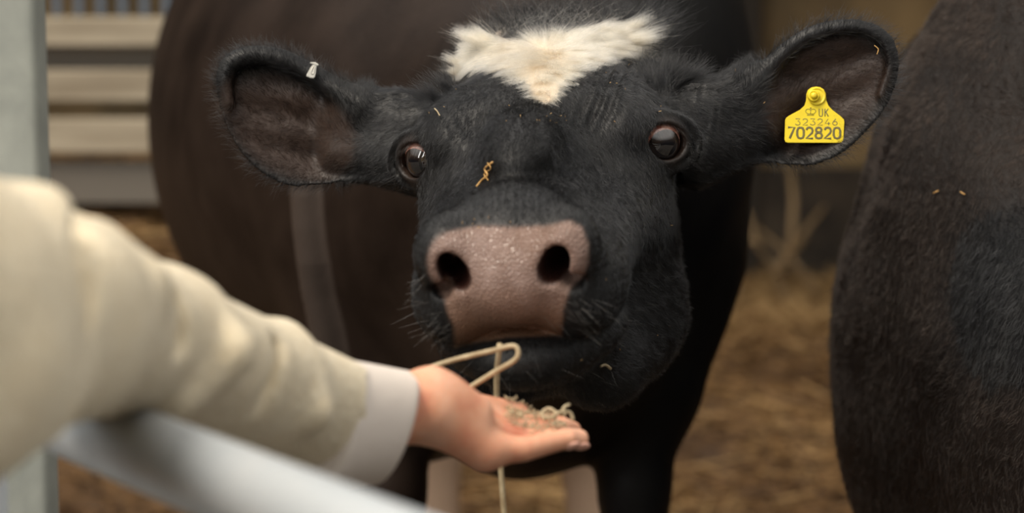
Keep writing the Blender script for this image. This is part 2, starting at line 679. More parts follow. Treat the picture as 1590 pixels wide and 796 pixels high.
def ear_sdf(E, p):
    u, v, w = ear_uvw(E, p)
    far = (u < -3) | (u > 20) | (np.abs(w) > 7) | (np.abs(v) > 11)
    out = np.full(len(p), 6.0, dtype=f32)
    ok = ~far
    if not ok.any():
        return out
    u, v, w = u[ok], v[ok], w[ok]
    d2 = poly2d(u, v, E['poly'])
    w0 = ear_surface(E, u, v, d2)
    t = 0.30 + 0.5 * sstep(6, 1, u)
    d = smax((np.abs(w - w0) - t) * 0.75, d2 + 0.15, 0.5)
    # rolled upper edge
    P3 = np.stack([u, v, w], 1)
    rp = E['rim']; rr = np.interp(np.linspace(0, 1, len(rp)), np.linspace(0, 1, len(E['rr'])), E['rr'])
    rd = np.full(len(u), 9.0, dtype=f32)
    for i in range(len(rp) - 1):
        a = (rp[i][0], rp[i][1], 0.75 + 0.10 * (rp[i][0] - 7))
        b = (rp[i + 1][0], rp[i + 1][1], 0.75 + 0.10 * (rp[i + 1][0] - 7))
        rd = np.minimum(rd, caps(P3, a, b, rr[i], rr[i + 1]))
    d = smin(d, rd, 0.45)
    # fleshy root of the ear
    c = caps(P3, (-1.5, 0, -1.2), (5.6, -0.3 , -1.6), 3.6, 3.1)
    c2 = caps(P3, (-1.0, -1.6, 0.2), (5.0, -2.2, -0.6), 2.6, 1.4)
    c3 = caps(P3, (-1.0, 1.4, 0.4), (6.0, 2.6, -0.2), 2.4, 1.2)
    d = smin(d, c, 1.6)
    d = smin(smin(d, c2, 1.5), c3, 1.5)
    out[ok] = d
    return out


# body in metres
def Pm(px, py, D):
    return P(px, py, D).astype(f32)


def body_sdf(p):
    R = rotm(0, 0, -9)
    d = ell(p, Pm(625, 190, 3.55), (0.37, 0.95, 0.41), rotm(0, 0, 9))      # barrel
    d = smin(d, ell(p, Pm(800, 250, 2.95), (0.26, 0.42, 0.33)), 0.08)       # chest and shoulders
    d = smin(d, ell(p, Pm(900, 130, 2.85), (0.20, 0.30, 0.30)), 0.08)
    d = smin(d, ell(p, Pm(960, 330, 2.85), (0.105, 0.17, 0.30)), 0.08)        # near shoulder blade
    d = smin(d, ell(p, Pm(640, 330, 2.90), (0.12, 0.17, 0.30)), 0.08)
    d = smin(d, ell(p, Pm(800, 590, 2.80), (0.085, 0.18, 0.105)), 0.06)       # brisket
    # neck
    d = smin(d, caps(p, Pm(850, 190, 2.22), Pm(830, 210, 2.85), 0.085, 0.19), 0.06)
    d = smin(d, caps(p, Pm(880, 420, 2.18), Pm(830, 520, 2.80), 0.075, 0.14), 0.06)
    # fore legs
    for x0, x1, x2 in ((608, 606, 600), (1005, 985, 975)):
        k = P(x1, 760, 2.80); g = k.copy(); g[2] = 0.09
        s = P(x0, 420, 2.85)
        d = smin(d, caps(p, s, P(x0, 600, 2.80), 0.10, 0.052), 0.06)
        d = smin(d, caps(p, P(x0, 600, 2.80), k, 0.052, 0.036), 0.03)
        k2 = k.copy(); k2[2] = 0.42
        d = smin(d, caps(p, k, k2, 0.036, 0.040), 0.03)
        d = smin(d, caps(p, k2, g, 0.036, 0.028), 0.02)
        h = g.copy(); h[2] = 0.045; h[1] -= 0.03
        d = smin(d, ell(p, h, (0.045, 0.06, 0.045)), 0.02)
    # rump and hind legs
    rc = P(575, 230, 4.35)
    d = smin(d, ell(p, rc, (0.26, 0.30, 0.34)), 0.10)
    for x0, x1, x2 in ((640, 668, 690), (900, 915, 925)):
        a = P(x0, 480, 4.35)
        b = P(x1, 700, 4.20)
        d = smin(d, caps(p, P(560 + (x0 - 640) * 0.35, 300, 4.4), a, 0.18, 0.14), 0.08)
        d = smin(d, caps(p, a, b, 0.13, 0.055), 0.05)
        g = P(x2, 870, 4.05); g[2] = 0.09
        d = smin(d, caps(p, b, g, 0.050, 0.032), 0.03)
        h = g.copy(); h[2] = 0.045; h[1] -= 0.03
        d = smin(d, ell(p, h, (0.05, 0.065, 0.045)), 0.02)
    return d


RIDGE = []


def fold_sdf(p):
    d = np.full(len(p), 9.0, dtype=f32)
    for i in range(len(RIDGE) - 1):
        d = np.minimum(d, caps(p, RIDGE[i], RIDGE[i + 1], 0.022, 0.022))
    return d


def skin_folds(p):
    "loose skin: raised folds over the eye, at the root of the ear and down the cheek (metres)"
    px, py, D = project(p)
    R = np.sqrt((px - 1046) ** 2 + ((py - 205) * 0.93) ** 2)
    th = np.degrees(np.arctan2(205 - py, px - 1046))
    m = sstep(66, 82, R) * sstep(178, 150, R) * sstep(78, 100, th) * sstep(190, 165, th)
    f = m * (0.6 + 0.4 * np.sin(px * 0.061 + py * 0.047)) * 0.0032 * (0.5 + 0.5 * np.sin((R + 5 * np.sin(th * 0.09)) / 20.0 * 2 * PI + 1.4 * np.sin(th * 0.05))) ** 1.4
    R2 = np.sqrt((px - 1030) ** 2 + (py - 215) ** 2)
    th2 = np.degrees(np.arctan2(215 - py, px - 1030))
    m2 = sstep(1066, 1078, px) * sstep(1128, 1112, px) * sstep(110, 150, py) * sstep(300, 255, py)
    f += m2 * (0.55 + 0.45 * np.sin(py * 0.06 + px * 0.11)) * 0.0015 * (0.5 + 0.5 * np.sin((px + 0.12 * (py - 200)) / 11.0 * 2 * PI * 0.8))
    R3 = np.sqrt((px - 612) ** 2 + (py - 240) ** 2)
    m3 = sstep(72, 90, R3) * sstep(150, 120, R3) * sstep(150, 170, py) * sstep(280, 250, py) * sstep(640, 680, px)
    f += m3 * 0.00035 * np.sin(R3 / 17 * 2 * PI)
    f *= sstep(2.25, 2.18, D)
    return f


def cow_sdf(p):
    d = body_sdf(p)
    if RIDGE:
        d = smin(d, fold_sdf(p), 0.012)
    h = (np.abs(p[:, 0] - 0.03) < 0.45) & (p[:, 1] < 2.6) & (p[:, 2] > 0.7) & (p[:, 2] < 1.6)
    if h.any():
        ph = p[h]
        e = np.full(len(ph), 9.0, dtype=f32)
        hd = head_sdf(ph) * 0.01
        for E in EARS:
            e = np.minimum(e, ear_sdf(E, ph) * 0.01)
        hd = smin(hd, e, 0.018)
        near = np.abs(hd) < 0.012
        if near.any():
            hd[near] -= skin_folds(ph[near])
        d[h] = smin(d[h], hd, 0.03)
    return d


for x, y in ((482, 250), (481, 300), (484, 350), (490, 400), (497, 450), (508, 500), (518, 560), (530, 620)):
    hpt = ray_hit(cow_sdf, x, y, 2.4, 4.2)
    if hpt is not None:
        RIDGE.append(hpt)

e0 = P(648, 243, 2.02); e1 = P(1037, 217, 2.02)
FS = float(globals().get('FINE', 0.0024))
xs = axis_steps([(-0.62, -0.27, 0.016), (-0.27, 0.345, FS), (0.345, 0.50, 0.016)])
ys = axis_steps([(1.62, 2.20, FS), (2.20, 2.34, 0.006), (2.34, 4.75, 0.022)])
zs = axis_steps([(0.0, 0.80, 0.016), (0.80, 1.265, FS), (1.265, 1.45, 0.016)])
me, CV, CF = sdf_mesh('cow_body', cow_sdf, xs, ys, zs, stride=6)
print('cow verts', len(CV))


def vnormals(V, Fq):
    a = V[Fq[:, 2]] - V[Fq[:, 0]]
    b = V[Fq[:, 3]] - V[Fq[:, 1]]
    n = np.cross(a, b)
    N = np.zeros_like(V)
    for k in range(4):
        for c in range(3):
            N[:, c] += np.bincount(Fq[:, k], weights=n[:, c], minlength=len(V)).astype(f32)
    return N / np.maximum(np.linalg.norm(N, axis=1), 1e-12)[:, None]


CN = vnormals(CV, CF)
cq = to_head(CV)
cpx, cpy, cD = project(CV)
BARE = [(668, 392), (676, 372), (700, 358), (745, 350), (800, 352), (850, 350), (885, 342), (904, 352), (914, 378), (914, 410), (904, 430), (885, 445),
        (874, 480), (872, 519), (790, 522), (707, 536), (704, 505), (694, 482), (690, 462), (676, 440), (666, 415)]
WHITE = [(703, 96), (722, 74), (750, 62), (762, 30), (772, 28), (782, 60), (800, 72), (850, 62), (900, 52), (935, 42), (952, 15), (964, 30), (980, 45), (978, 62), (966, 80),
         (940, 86), (912, 97), (888, 112), (872, 128), (862, 152), (847, 162), (832, 152), (818, 128), (800, 112), (775, 100), (745, 99), (722, 102)]
frontal = ((CAM - CV) * CN).sum(1) > 0
bare_d = poly2d(cpx, cpy, BARE)
bare = np.where(cq[:, 1] > 20.5, sstep(5, -5, bare_d), 0)
bare = np.maximum(bare, np.where(cq[:, 1] > 24.0, sstep(0.5, -0.2, ell(np.abs(cq) * A(1, 0, 0) + cq * A(0, 1, 1), (3.9, 27.5, -1.3), (1.5, 5.0, 2.2))), 0))
white_d = poly2d(cpx, cpy, WHITE)
white = np.where((cq[:, 1] < 6) & (cD < 2.3) & (cq[:, 2] > 0), sstep(4, -4, white_d), 0)
# white hind legs and the pale patch between them
hind = sstep(3.9, 4.0, cD) * sstep(600, 660, cpy + 30 * np.sin(cpx * 0.05))
nost = np.where(cq[:, 1] > 21, sstep(0.35, -0.15, ell(np.abs(cq) * A(1, 0, 0) + cq * A(0, 1, 1), (3.75, 26.4, -1.75), (1.18, 3.8, 1.62), rotm(0, 20, 8))), 0) * (CN @ HF.astype(f32) < 0.75)
inner = np.zeros(len(CV), dtype=f32)
for E in EARS:
    u, v, w = ear_uvw(E, CV)
    ok = (u > 0) & (u < 20) & (np.abs(w) < 6) & (np.abs(v) < 10)
    dd = poly2d(u[ok], v[ok], E['inner'])
    wn = CN[ok] @ E['fr'][3].astype(f32)
    inner[ok] = np.maximum(inner[ok], sstep(0.8, -0.8, dd) * sstep(0.0, 0.3, wn))
aq = cq.copy(); aq[:, 0] = np.abs(aq[:, 0])
ee = aq - A(EYE_C, 0, 0)
lid = sstep(3.05, 2.3, np.sqrt((ee ** 2).sum(1))) * sstep(0.0, 0.8, ee @ A(*LOOK))
brown = sstep(2.3, 2.6, cD) * sstep(0.16, 0.0, CV[:, 0])  # browner coat on the barrel, its lit sheen put into the colour
fold_lit = sstep(0.012, 0.004, fold_sdf(CV))
for nme, arr in (('bare', bare), ('white', white), ('inner', inner), ('lid', lid), ('brown', brown), ('fold', fold_lit), ('nostril', nost), ('sock', hind), ('face', sstep(2.35, 2.2, cD))):
    add_attr(me, nme, arr)

m_cow, nt, b = mat('cow_skin', (0.012, 0.012, 0.013), 0.55, spec=0.5)
n1 = noise_node(nt, 9, 5)
blk = ramp(nt, n1.outputs[0], [(0.3, (0.006, 0.006, 0.007)), (0.7, (0.014, 0.013, 0.012))])
brn_sheen = ramp(nt, n1.outputs[0], [(0.3, (0.010, 0.006, 0.0043)), (0.7, (0.027, 0.0175, 0.013))])
c = mix(nt, attr(nt, 'brown'), blk, brn_sheen)
c = mix(nt, attr(nt, 'fold'), c, (0.060, 0.045, 0.037))  # fold painted lighter for the light it catches
c = mix(nt, attr(nt, 'inner'), c, (0.035, 0.020, 0.014))
c = mix(nt, attr(nt, 'lid'), c, (0.030, 0.018, 0.013))
c = mix(nt, attr(nt, 'white'), c, (0.62, 0.50, 0.38))
n2 = noise_node(nt, 60, 6, 0.6)
n3 = noise_node(nt, 14, 3)
pk = ramp(nt, n2.outputs[0], [(0.30, (0.08, 0.040, 0.026)), (0.48, (0.19, 0.12, 0.095)), (0.7, (0.31, 0.22, 0.19))])
pk2 = ramp(nt, n3.outputs[0], [(0.35, (0.17, 0.088, 0.048)), (0.6, (0.29, 0.205, 0.175))])
pk = mix(nt, 0.5, pk, pk2)
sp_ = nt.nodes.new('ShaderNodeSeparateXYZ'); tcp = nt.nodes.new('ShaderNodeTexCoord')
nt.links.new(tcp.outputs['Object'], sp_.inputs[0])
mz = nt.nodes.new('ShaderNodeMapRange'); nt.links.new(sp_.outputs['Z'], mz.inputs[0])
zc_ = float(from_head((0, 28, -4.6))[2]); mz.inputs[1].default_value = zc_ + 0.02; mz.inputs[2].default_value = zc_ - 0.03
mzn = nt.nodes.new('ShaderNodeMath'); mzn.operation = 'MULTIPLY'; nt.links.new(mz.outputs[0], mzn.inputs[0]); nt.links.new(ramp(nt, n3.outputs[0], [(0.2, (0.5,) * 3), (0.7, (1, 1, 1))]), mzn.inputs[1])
pk = mix(nt, mzn.outputs[0], pk, (0.20, 0.105, 0.055))  # lower nose pad browner: brown pigment plus painted light falloff
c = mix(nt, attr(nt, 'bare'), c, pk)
c = mix(nt, attr(nt, 'nostril'), c, (0.030, 0.012, 0.009))
c = mix(nt, attr(nt, 'sock'), c, (0.55, 0.37, 0.25))
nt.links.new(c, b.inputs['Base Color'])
rg = nt.nodes.new('ShaderNodeMapRange')
nt.links.new(attr(nt, 'bare'), rg.inputs[0])
rg.inputs[3].default_value = 0.48
rg.inputs[4].default_value = 0.30
nt.links.new(rg.outputs[0], b.inputs['Roughness'])
fb = noise_node(nt, 240, 3, 0.6, 0.4, (1, 1, 0.35))
vor = nt.nodes.new('ShaderNodeTexVoronoi')
vor.inputs['Scale'].default_value = 330
vor.feature = 'DISTANCE_TO_EDGE'
tcv = nt.nodes.new('ShaderNodeTexCoord')
nt.links.new(tcv.outputs['Object'], vor.inputs['Vector'])
vr = ramp(nt, vor.outputs['Distance'], [(0.0, (0, 0, 0)), (0.25, (1, 1, 1))])
hb = mix(nt, attr(nt, 'bare'), fb.outputs[0], vr)
bump(nt, b, hb, 0.35, 0.002)
sr = nt.nodes.new('ShaderNodeMapRange'); nt.links.new(attr(nt, 'face'), sr.inputs[0])
sr.inputs[3].default_value = 0.12; sr.inputs[4].default_value = 0.36
nt.links.new(sr.outputs[0], b.inputs['Specular IOR Level'])
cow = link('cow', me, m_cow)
tag(cow, 'black cow with white blaze facing the camera above the open hand', 'cow')

# eyes
m_eye, nt, b = mat('eye_ball', (0.01, 0.008, 0.006), 0.03, spec=0.6)
tc = nt.nodes.new('ShaderNodeTexCoord')
vm = nt.nodes.new('ShaderNodeVectorMath'); vm.operation = 'DOT_PRODUCT'
nrm = nt.nodes.new('ShaderNodeVectorMath'); nrm.operation = 'NORMALIZE'
nt.links.new(tc.outputs['Object'], nrm.inputs[0])
nt.links.new(nrm.outputs[0], vm.inputs[0])
vm.inputs[1].default_value = (0, 0, 1)
vn = noise_node(nt, 260, 4, 0.7, 1.0)
scl = ramp(nt, vn.outputs[0], [(0.38, (0.30, 0.08, 0.055)), (0.55, (0.52, 0.27, 0.20)), (0.72, (0.62, 0.38, 0.31))])
iris = ramp(nt, vm.outputs['Value'], [(0.0, (0.3, 0.1, 0.08)), (0.70, (0.010, 0.006, 0.004)), (0.86, (0.020, 0.011, 0.007)), (0.95, (0.004, 0.004, 0.006))])
fc = ramp(nt, vm.outputs['Value'], [(0.67, (0, 0, 0)), (0.71, (1, 1, 1))])
nt.links.new(mix(nt, fc, scl, iris), b.inputs['Base Color'])
b.inputs['Coat Weight'].default_value = 1.0
b.inputs['Coat Roughness'].default_value = 0.02
b.inputs['Coat IOR'].default_value = 1.75
for s in (-1, 1):
    bm = bmesh.new()
    bmesh.ops.create_uvsphere(bm, u_segments=48, v_segments=32, radius=EYE_R * 0.01)
    for v in bm.verts:      # cornea bulges a little
        k = max(0, v.co.normalized().z - 0.80) / 0.2
        v.co *= 1 + 0.05 * k
    o = link('eye', from_bm('eye', bm), m_eye, cow)
    o.location = Vector(from_head((EYE_C * s, 0, 0)))
    look = np.array([LOOK[0] * s * 0.95, LOOK[1], LOOK[2] - 0.30])
    o.rotation_euler = Vector(HX * look[0] + HF * look[1] + HU * look[2]).to_track_quat('Z', 'Y').to_euler()
# ------------------------------------------------------------------ second cow, flank and rump only in view
def cow2_sdf(p):
    d = ell(p, Pm(1672, 555, 2.62), (0.255, 0.62, 0.36), rotm(0, -2, -4))
    d = smin(d, ell(p, Pm(1700, 300, 2.75), (0.205, 0.60, 0.30), rotm(0, 12, -4)), 0.08)
    d = smin(d, ell(p, Pm(1690, 330, 2.50), (0.20, 0.26, 0.30)), 0.10)
    d = smin(d, ell(p, Pm(1655, 600, 2.48), (0.215, 0.22, 0.24)), 0.08)
    # fold of the flank and hollow beside it
    d = smin(d, caps(p, Pm(1560, 60, 2.42), Pm(1510, 330, 2.36), 0.03, 0.05), 0.12)
    # rest of the animal, out of the frame
    for dy, sx in ((-0.12, -0.09), (-0.12, 0.14), (0.85, -0.06), (0.85, 0.16)):
        c = Pm(1700, 800, 2.6) + A(sx, dy, 0)
        g = c.copy(); g[2] = 0.08
        m = (c + g) / 2; m[2] = 0.45
        d = smin(d, caps(p, c, m, 0.10, 0.045), 0.06)
        d = smin(d, caps(p, m, g, 0.045, 0.035), 0.02)
        h = g.copy(); h[2] = 0.045; h[1] -= 0.02
        d = smin(d, ell(p, h, (0.05, 0.065, 0.045)), 0.02)
    nk = Pm(1720, 330, 2.6) + A(0.03, 0.65, 0.05)
    hd = nk + A(0.15, 0.55, 0.10)
    d = smin(d, caps(p, nk, hd, 0.17, 0.09), 0.08)
    d = smin(d, caps(p, hd, hd + A(0.05, 0.33, -0.22), 0.10, 0.06), 0.06)
    px, py, D = project(p)
    s = np.sin(px * 0.045 + 2.0 * np.sin(py * 0.006)) * 0.0018 + np.sin(px * 0.021 - py * 0.017) * 0.0022
    return d - s


xs = axis_steps([(0.25, 0.85, 0.009), (0.85, 1.5, 0.02)])
ys = axis_steps([(1.84, 2.75, 0.010), (2.75, 4.4, 0.025)])
zs = axis_steps([(0.0, 0.55, 0.02), (0.55, 1.6, 0.010)])
me2, C2V, C2F = sdf_mesh('cow_body', cow2_sdf, xs, ys, zs)
px2, py2, D2 = project(C2V)
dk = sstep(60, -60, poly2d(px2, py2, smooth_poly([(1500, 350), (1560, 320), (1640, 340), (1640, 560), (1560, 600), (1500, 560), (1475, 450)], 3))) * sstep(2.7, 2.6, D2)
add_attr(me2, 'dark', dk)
m_cow2, nt, b = mat('brown_black_hide', (0.02, 0.015, 0.012), 0.6, spec=0.2)
n1 = noise_node(nt, 5, 6, 0.6, 0.5)
n2 = noise_node(nt, 70, 5, 0.6, 1.2, (1, 1, 0.5))
c = ramp(nt, n1.outputs[0], [(0.3, (0.005, 0.0032, 0.0025)), (0.7, (0.012, 0.0075, 0.0055))])
c2 = ramp(nt, n2.outputs[0], [(0.3, (0.004, 0.0028, 0.0022)), (0.7, (0.015, 0.010, 0.008))])
c = mix(nt, 0.45, c, c2)
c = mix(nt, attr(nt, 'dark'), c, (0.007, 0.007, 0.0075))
nt.links.new(c, b.inputs['Base Color'])
bump(nt, b, n2.outputs[0], 0.5, 0.006)
cow2 = link('cow', me2, m_cow2)
tag(cow2, 'brown-black cow showing only its bulging flank, beyond the yellow-tagged ear', 'cow')

# ------------------------------------------------------------------ steel post and gate
m_galv, nt, b = mat('galvanised_steel', (0.5, 0.53, 0.55), 0.42, 0.15)
n = noise_node(nt, 16, 5, 0.65, 0.3)
n2 = noise_node(nt, 3.5, 3)
c = ramp(nt, n.outputs[0], [(0.32, (0.44, 0.47, 0.49)), (0.5, (0.60, 0.63, 0.66)), (0.7, (0.80, 0.82, 0.84))])
nt.links.new(mix(nt, n2.outputs[0], c, (0.50, 0.54, 0.57)), b.inputs['Base Color'])
nt.links.new(ramp(nt, n.outputs[0], [(0.3, (0.6,) * 3), (0.7, (0.35,) * 3)]), b.inputs['Roughness'])
bump(nt, b, n.outputs[0], 0.1, 0.002)
m_post, nt, b = mat('weathered_galvanised_post', (0.4, 0.42, 0.4), 0.6, 0.15)
n = noise_node(nt, 20, 5, 0.65, 0.6, (1, 1, 0.6))
n2 = noise_node(nt, 4, 4)
c = ramp(nt, n.outputs[0], [(0.3, (0.19, 0.20, 0.18)), (0.55, (0.34, 0.35, 0.31)), (0.75, (0.46, 0.47, 0.42))])
nt.links.new(mix(nt, n2.outputs[0], c, (0.33, 0.35, 0.32)), b.inputs['Base Color'])
pe = P(66, 400, 1.62)
bm = bmesh.new(); box_bm(bm, (pe[0] - 0.06, pe[1] + 0.02, 0.85), (0.12, 0.04, 1.70), bevel=0.006)
o = link('gate_post', from_bm('gate_post', bm), m_post)
tag(o, 'upright square grey steel post behind the cream sleeve', 'post')
bm = bmesh.new(); box_bm(bm, (pe[0] - 0.06, pe[1] + 0.02, 1.708), (0.128, 0.048, 0.014), bevel=0.004)
link('post_cap', from_bm('post_cap', bm), m_post, o)

zr = 1.022
ra, rb = G(130, 660, zr), G(400, 770, zr)
dr = (rb - ra) / np.linalg.norm(rb - ra)
Lend = ra - dr * 0.16
Rend = rb + dr * 1.2
gate = empty('gate', (Lend[0], Lend[1], 0))
tag(gate, 'galvanised tubular steel gate under the cream sleeve', 'gate')
for dz in (0, -0.2, -0.4, -0.6):
    bm = bmesh.new()
    tube_bm(bm, [Vector(Lend - (0, 0, 0)) + Vector((0, 0, dz)) - gate.location, Vector(Rend) + Vector((0, 0, dz)) - gate.location], 0.021, 32)
    link('rail', from_bm('rail', bm), m_galv, gate)
for q in (Lend, Rend):
    bm = bmesh.new()
    tube_bm(bm, [Vector((q[0], q[1], 0.22)) - gate.location, Vector((q[0], q[1], zr)) - gate.location], 0.019, 24)
    link('stile', from_bm('stile', bm), m_galv, gate)

# ------------------------------------------------------------------ person: arm, hand, fleece sleeve
WRI = P(636, 634, 1.60)


def hand_sdf(p):
    c = 0.01
    w = Pm(600, 640, 1.585)
    w2 = Pm(668, 630, 1.610)
    d = np.minimum(caps(p, Pm(475, 632, 1.515), w, 2.4 * c, 2.5 * c), caps(p, w, w2, 2.45 * c, 2.1 * c))
    d = smin(d, caps(p, Pm(672, 603, 1.60), Pm(735, 640, 1.615), 1.35 * c, 1.3 * c), 1.6 * c)     # heel of the hand
    m5 = Pm(752, 698, 1.615); m4 = Pm(768, 683, 1.640); m3 = Pm(778, 672, 1.662); m2 = Pm(778, 664, 1.684)
    d = smin(d, caps(p, Pm(675, 640, 1.60), m5, 1.9 * c, 1.45 * c), 1.2 * c)
    d = smin(d, caps(p, Pm(675, 640, 1.61), m4, 1.8 * c, 1.25 * c), 1.2 * c)
    d = smin(d, caps(p, Pm(672, 636, 1.63), m3, 1.8 * c, 1.2 * c), 1.2 * c)
    d = smin(d, caps(p, Pm(672, 634, 1.64), m2, 1.8 * c, 1.15 * c), 1.2 * c)
    fingers = [
        ([m5, Pm(812, 697, 1.622), Pm(855, 686, 1.634), Pm(882, 681, 1.640)], (1.10, 0.86, 0.76, 0.66)),
        ([m4, Pm(832, 686, 1.655), Pm(872, 680, 1.672), Pm(899, 681, 1.680)], (1.05, 0.88, 0.80, 0.68)),
        ([m3, Pm(838, 672, 1.680), Pm(872, 664, 1.705), Pm(888, 668, 1.715)], (1.05, 0.88, 0.80, 0.68)),
        ([m2, Pm(832, 662, 1.705), Pm(858, 658, 1.728), Pm(872, 660, 1.738)], (1.05, 0.85, 0.76, 0.66)),
    ]
    f = None
    for pts, rr in fingers:
        e = chain(p, pts, [r * c for r in rr])
        f = e if f is None else smin(f, e, 0.25 * c)
    d = smin(d, f, 0.8 * c)
    th = chain(p, [Pm(690, 628, 1.655), Pm(735, 636, 1.690), Pm(778, 640, 1.712), Pm(805, 642, 1.718)], [1.7 * c, 1.2 * c, 1.0 * c, 0.8 * c])
    d = smin(d, th, 0.8 * c)
    return d


hx = np.array([P(440, 640, 1.5)[0], P(930, 640, 1.66)[0]])
SH = A(-0.43, 0.86, 1.32)      # shoulder


def figure_sdf(p):
    d = hand_sdf(p)
    d = np.minimum(d, chain(p, [Pm(475, 632, 1.51), Pm(400, 600, 1.455), Pm(235, 540, 1.345), Pm(60, 495, 1.21), Pm(-130, 490, 1.105)], (0.024, 0.024, 0.026, 0.034, 0.042)))
    d = smin(d, caps(p, Pm(-130, 485, 1.10), SH, 0.042, 0.050), 0.02)
    d = smin(d, caps(p, SH, A(-0.60, 0.78, 1.36), 0.05, 0.05), 0.03)
    d = smin(d, caps(p, A(-0.76, 0.70, 1.32), A(-0.60, 0.78, 1.36), 0.05, 0.05), 0.03)
    d = smin(d, ell(p, (-0.60, 0.77, 1.14), (0.15, 0.10, 0.24)), 0.05)
    d = smin(d, caps(p, A(-0.60, 0.78, 1.36), A(-0.595, 0.81, 1.48), 0.055, 0.050), 0.02)
    d = smin(d, ell(p, (-0.595, 0.83, 1.575), (0.070, 0.088, 0.105)), 0.02)
    d = smin(d, ell(p, (-0.595, 0.875, 1.52), (0.045, 0.045, 0.05)), 0.02)
    d = smin(d, caps(p, A(-0.590, 0.912, 1.585), A(-0.588, 0.932, 1.553), 0.008, 0.012), 0.008)
    for s in (-1, 1):
        d = smin(d, ell(p, (-0.595 + s * 0.071, 0.825, 1.565), (0.008, 0.018, 0.030)), 0.005)
        d = smax(d, -ell(p, (-0.592 + s * 0.030, 0.925, 1.587), (0.015, 0.012, 0.008)), 0.006)
    d = smax(d, -ell(p, (-0.590, 0.930, 1.515), (0.022, 0.010, 0.003)), 0.004)
    return d


xs = axis_steps([(-0.86, -0.68, 0.012), (-0.68, -0.50, 0.006), (-0.50, -0.17, 0.010), (-0.17, 0.06, 0.0022)])
ys = axis_steps([(0.60, 0.74, 0.012), (0.74, 0.96, 0.006), (0.96, 1.40, 0.010), (1.40, 1.76, 0.0022)])
zs = axis_steps([(0.86, 0.90, 0.010), (0.90, 1.10, 0.0022), (1.10, 1.46, 0.010), (1.46, 1.71, 0.006)])
me, HV, HF4 = sdf_mesh('arm', figure_sdf, xs, ys, zs, newton=1)
m_skin, nt, b = mat('skin', (0.62, 0.36, 0.26), 0.5, spec=0.4)
n = noise_node(nt, 35, 4)
n2 = noise_node(nt, 350, 3)
c = ramp(nt, n.outputs[0], [(0.3, (0.60, 0.22, 0.13)), (0.5, (0.70, 0.34, 0.21)), (0.7, (0.76, 0.43, 0.29))])
nt.links.new(c, b.inputs['Base Color'])
b.inputs['Subsurface Weight'].default_value = 0.25
b.inputs['Subsurface Radius'].default_value = (0.01, 0.004, 0.002)
b.inputs['Subsurface Scale'].default_value = 0.4
bump(nt, b, n2.outputs[0], 0.15, 0.001)
person = link('person', me, m_skin)
tag(person, 'person reaching out an upturned hand of feed, cream fleece sleeve', 'person')
m_nail, nt, b = mat('nail', (0.74, 0.40, 0.30), 0.3)
for tip, prev, r in ((P(899, 681, 1.680), P(872, 680, 1.672), 0.0068), (P(882, 681, 1.640), P(855, 686, 1.634), 0.0066),
                     (P(888, 668, 1.715), P(872, 664, 1.705), 0.0068), (P(872, 660, 1.738), P(858, 658, 1.728), 0.0066)):
    ax = Vector(tip - prev).normalized()
    dn = Vector((0.25, -0.55, -0.8))
    dn = (dn - ax * dn.dot(ax)).normalized()
    sd = ax.cross(dn)
    bm = bmesh.new()
    bmesh.ops.create_uvsphere(bm, u_segments=16, v_segments=10, radius=1)
    M = Matrix((ax * 0.0062, sd * 0.0050, dn * 0.0022)).transposed().to_4x4()
    M.translation = Vector(tip) + dn * (r - 0.0010) + ax * 0.001
    bmesh.ops.transform(bm, matrix=M, verts=bm.verts)
    link('fingernail', from_bm('fingernail', bm), m_nail, person)


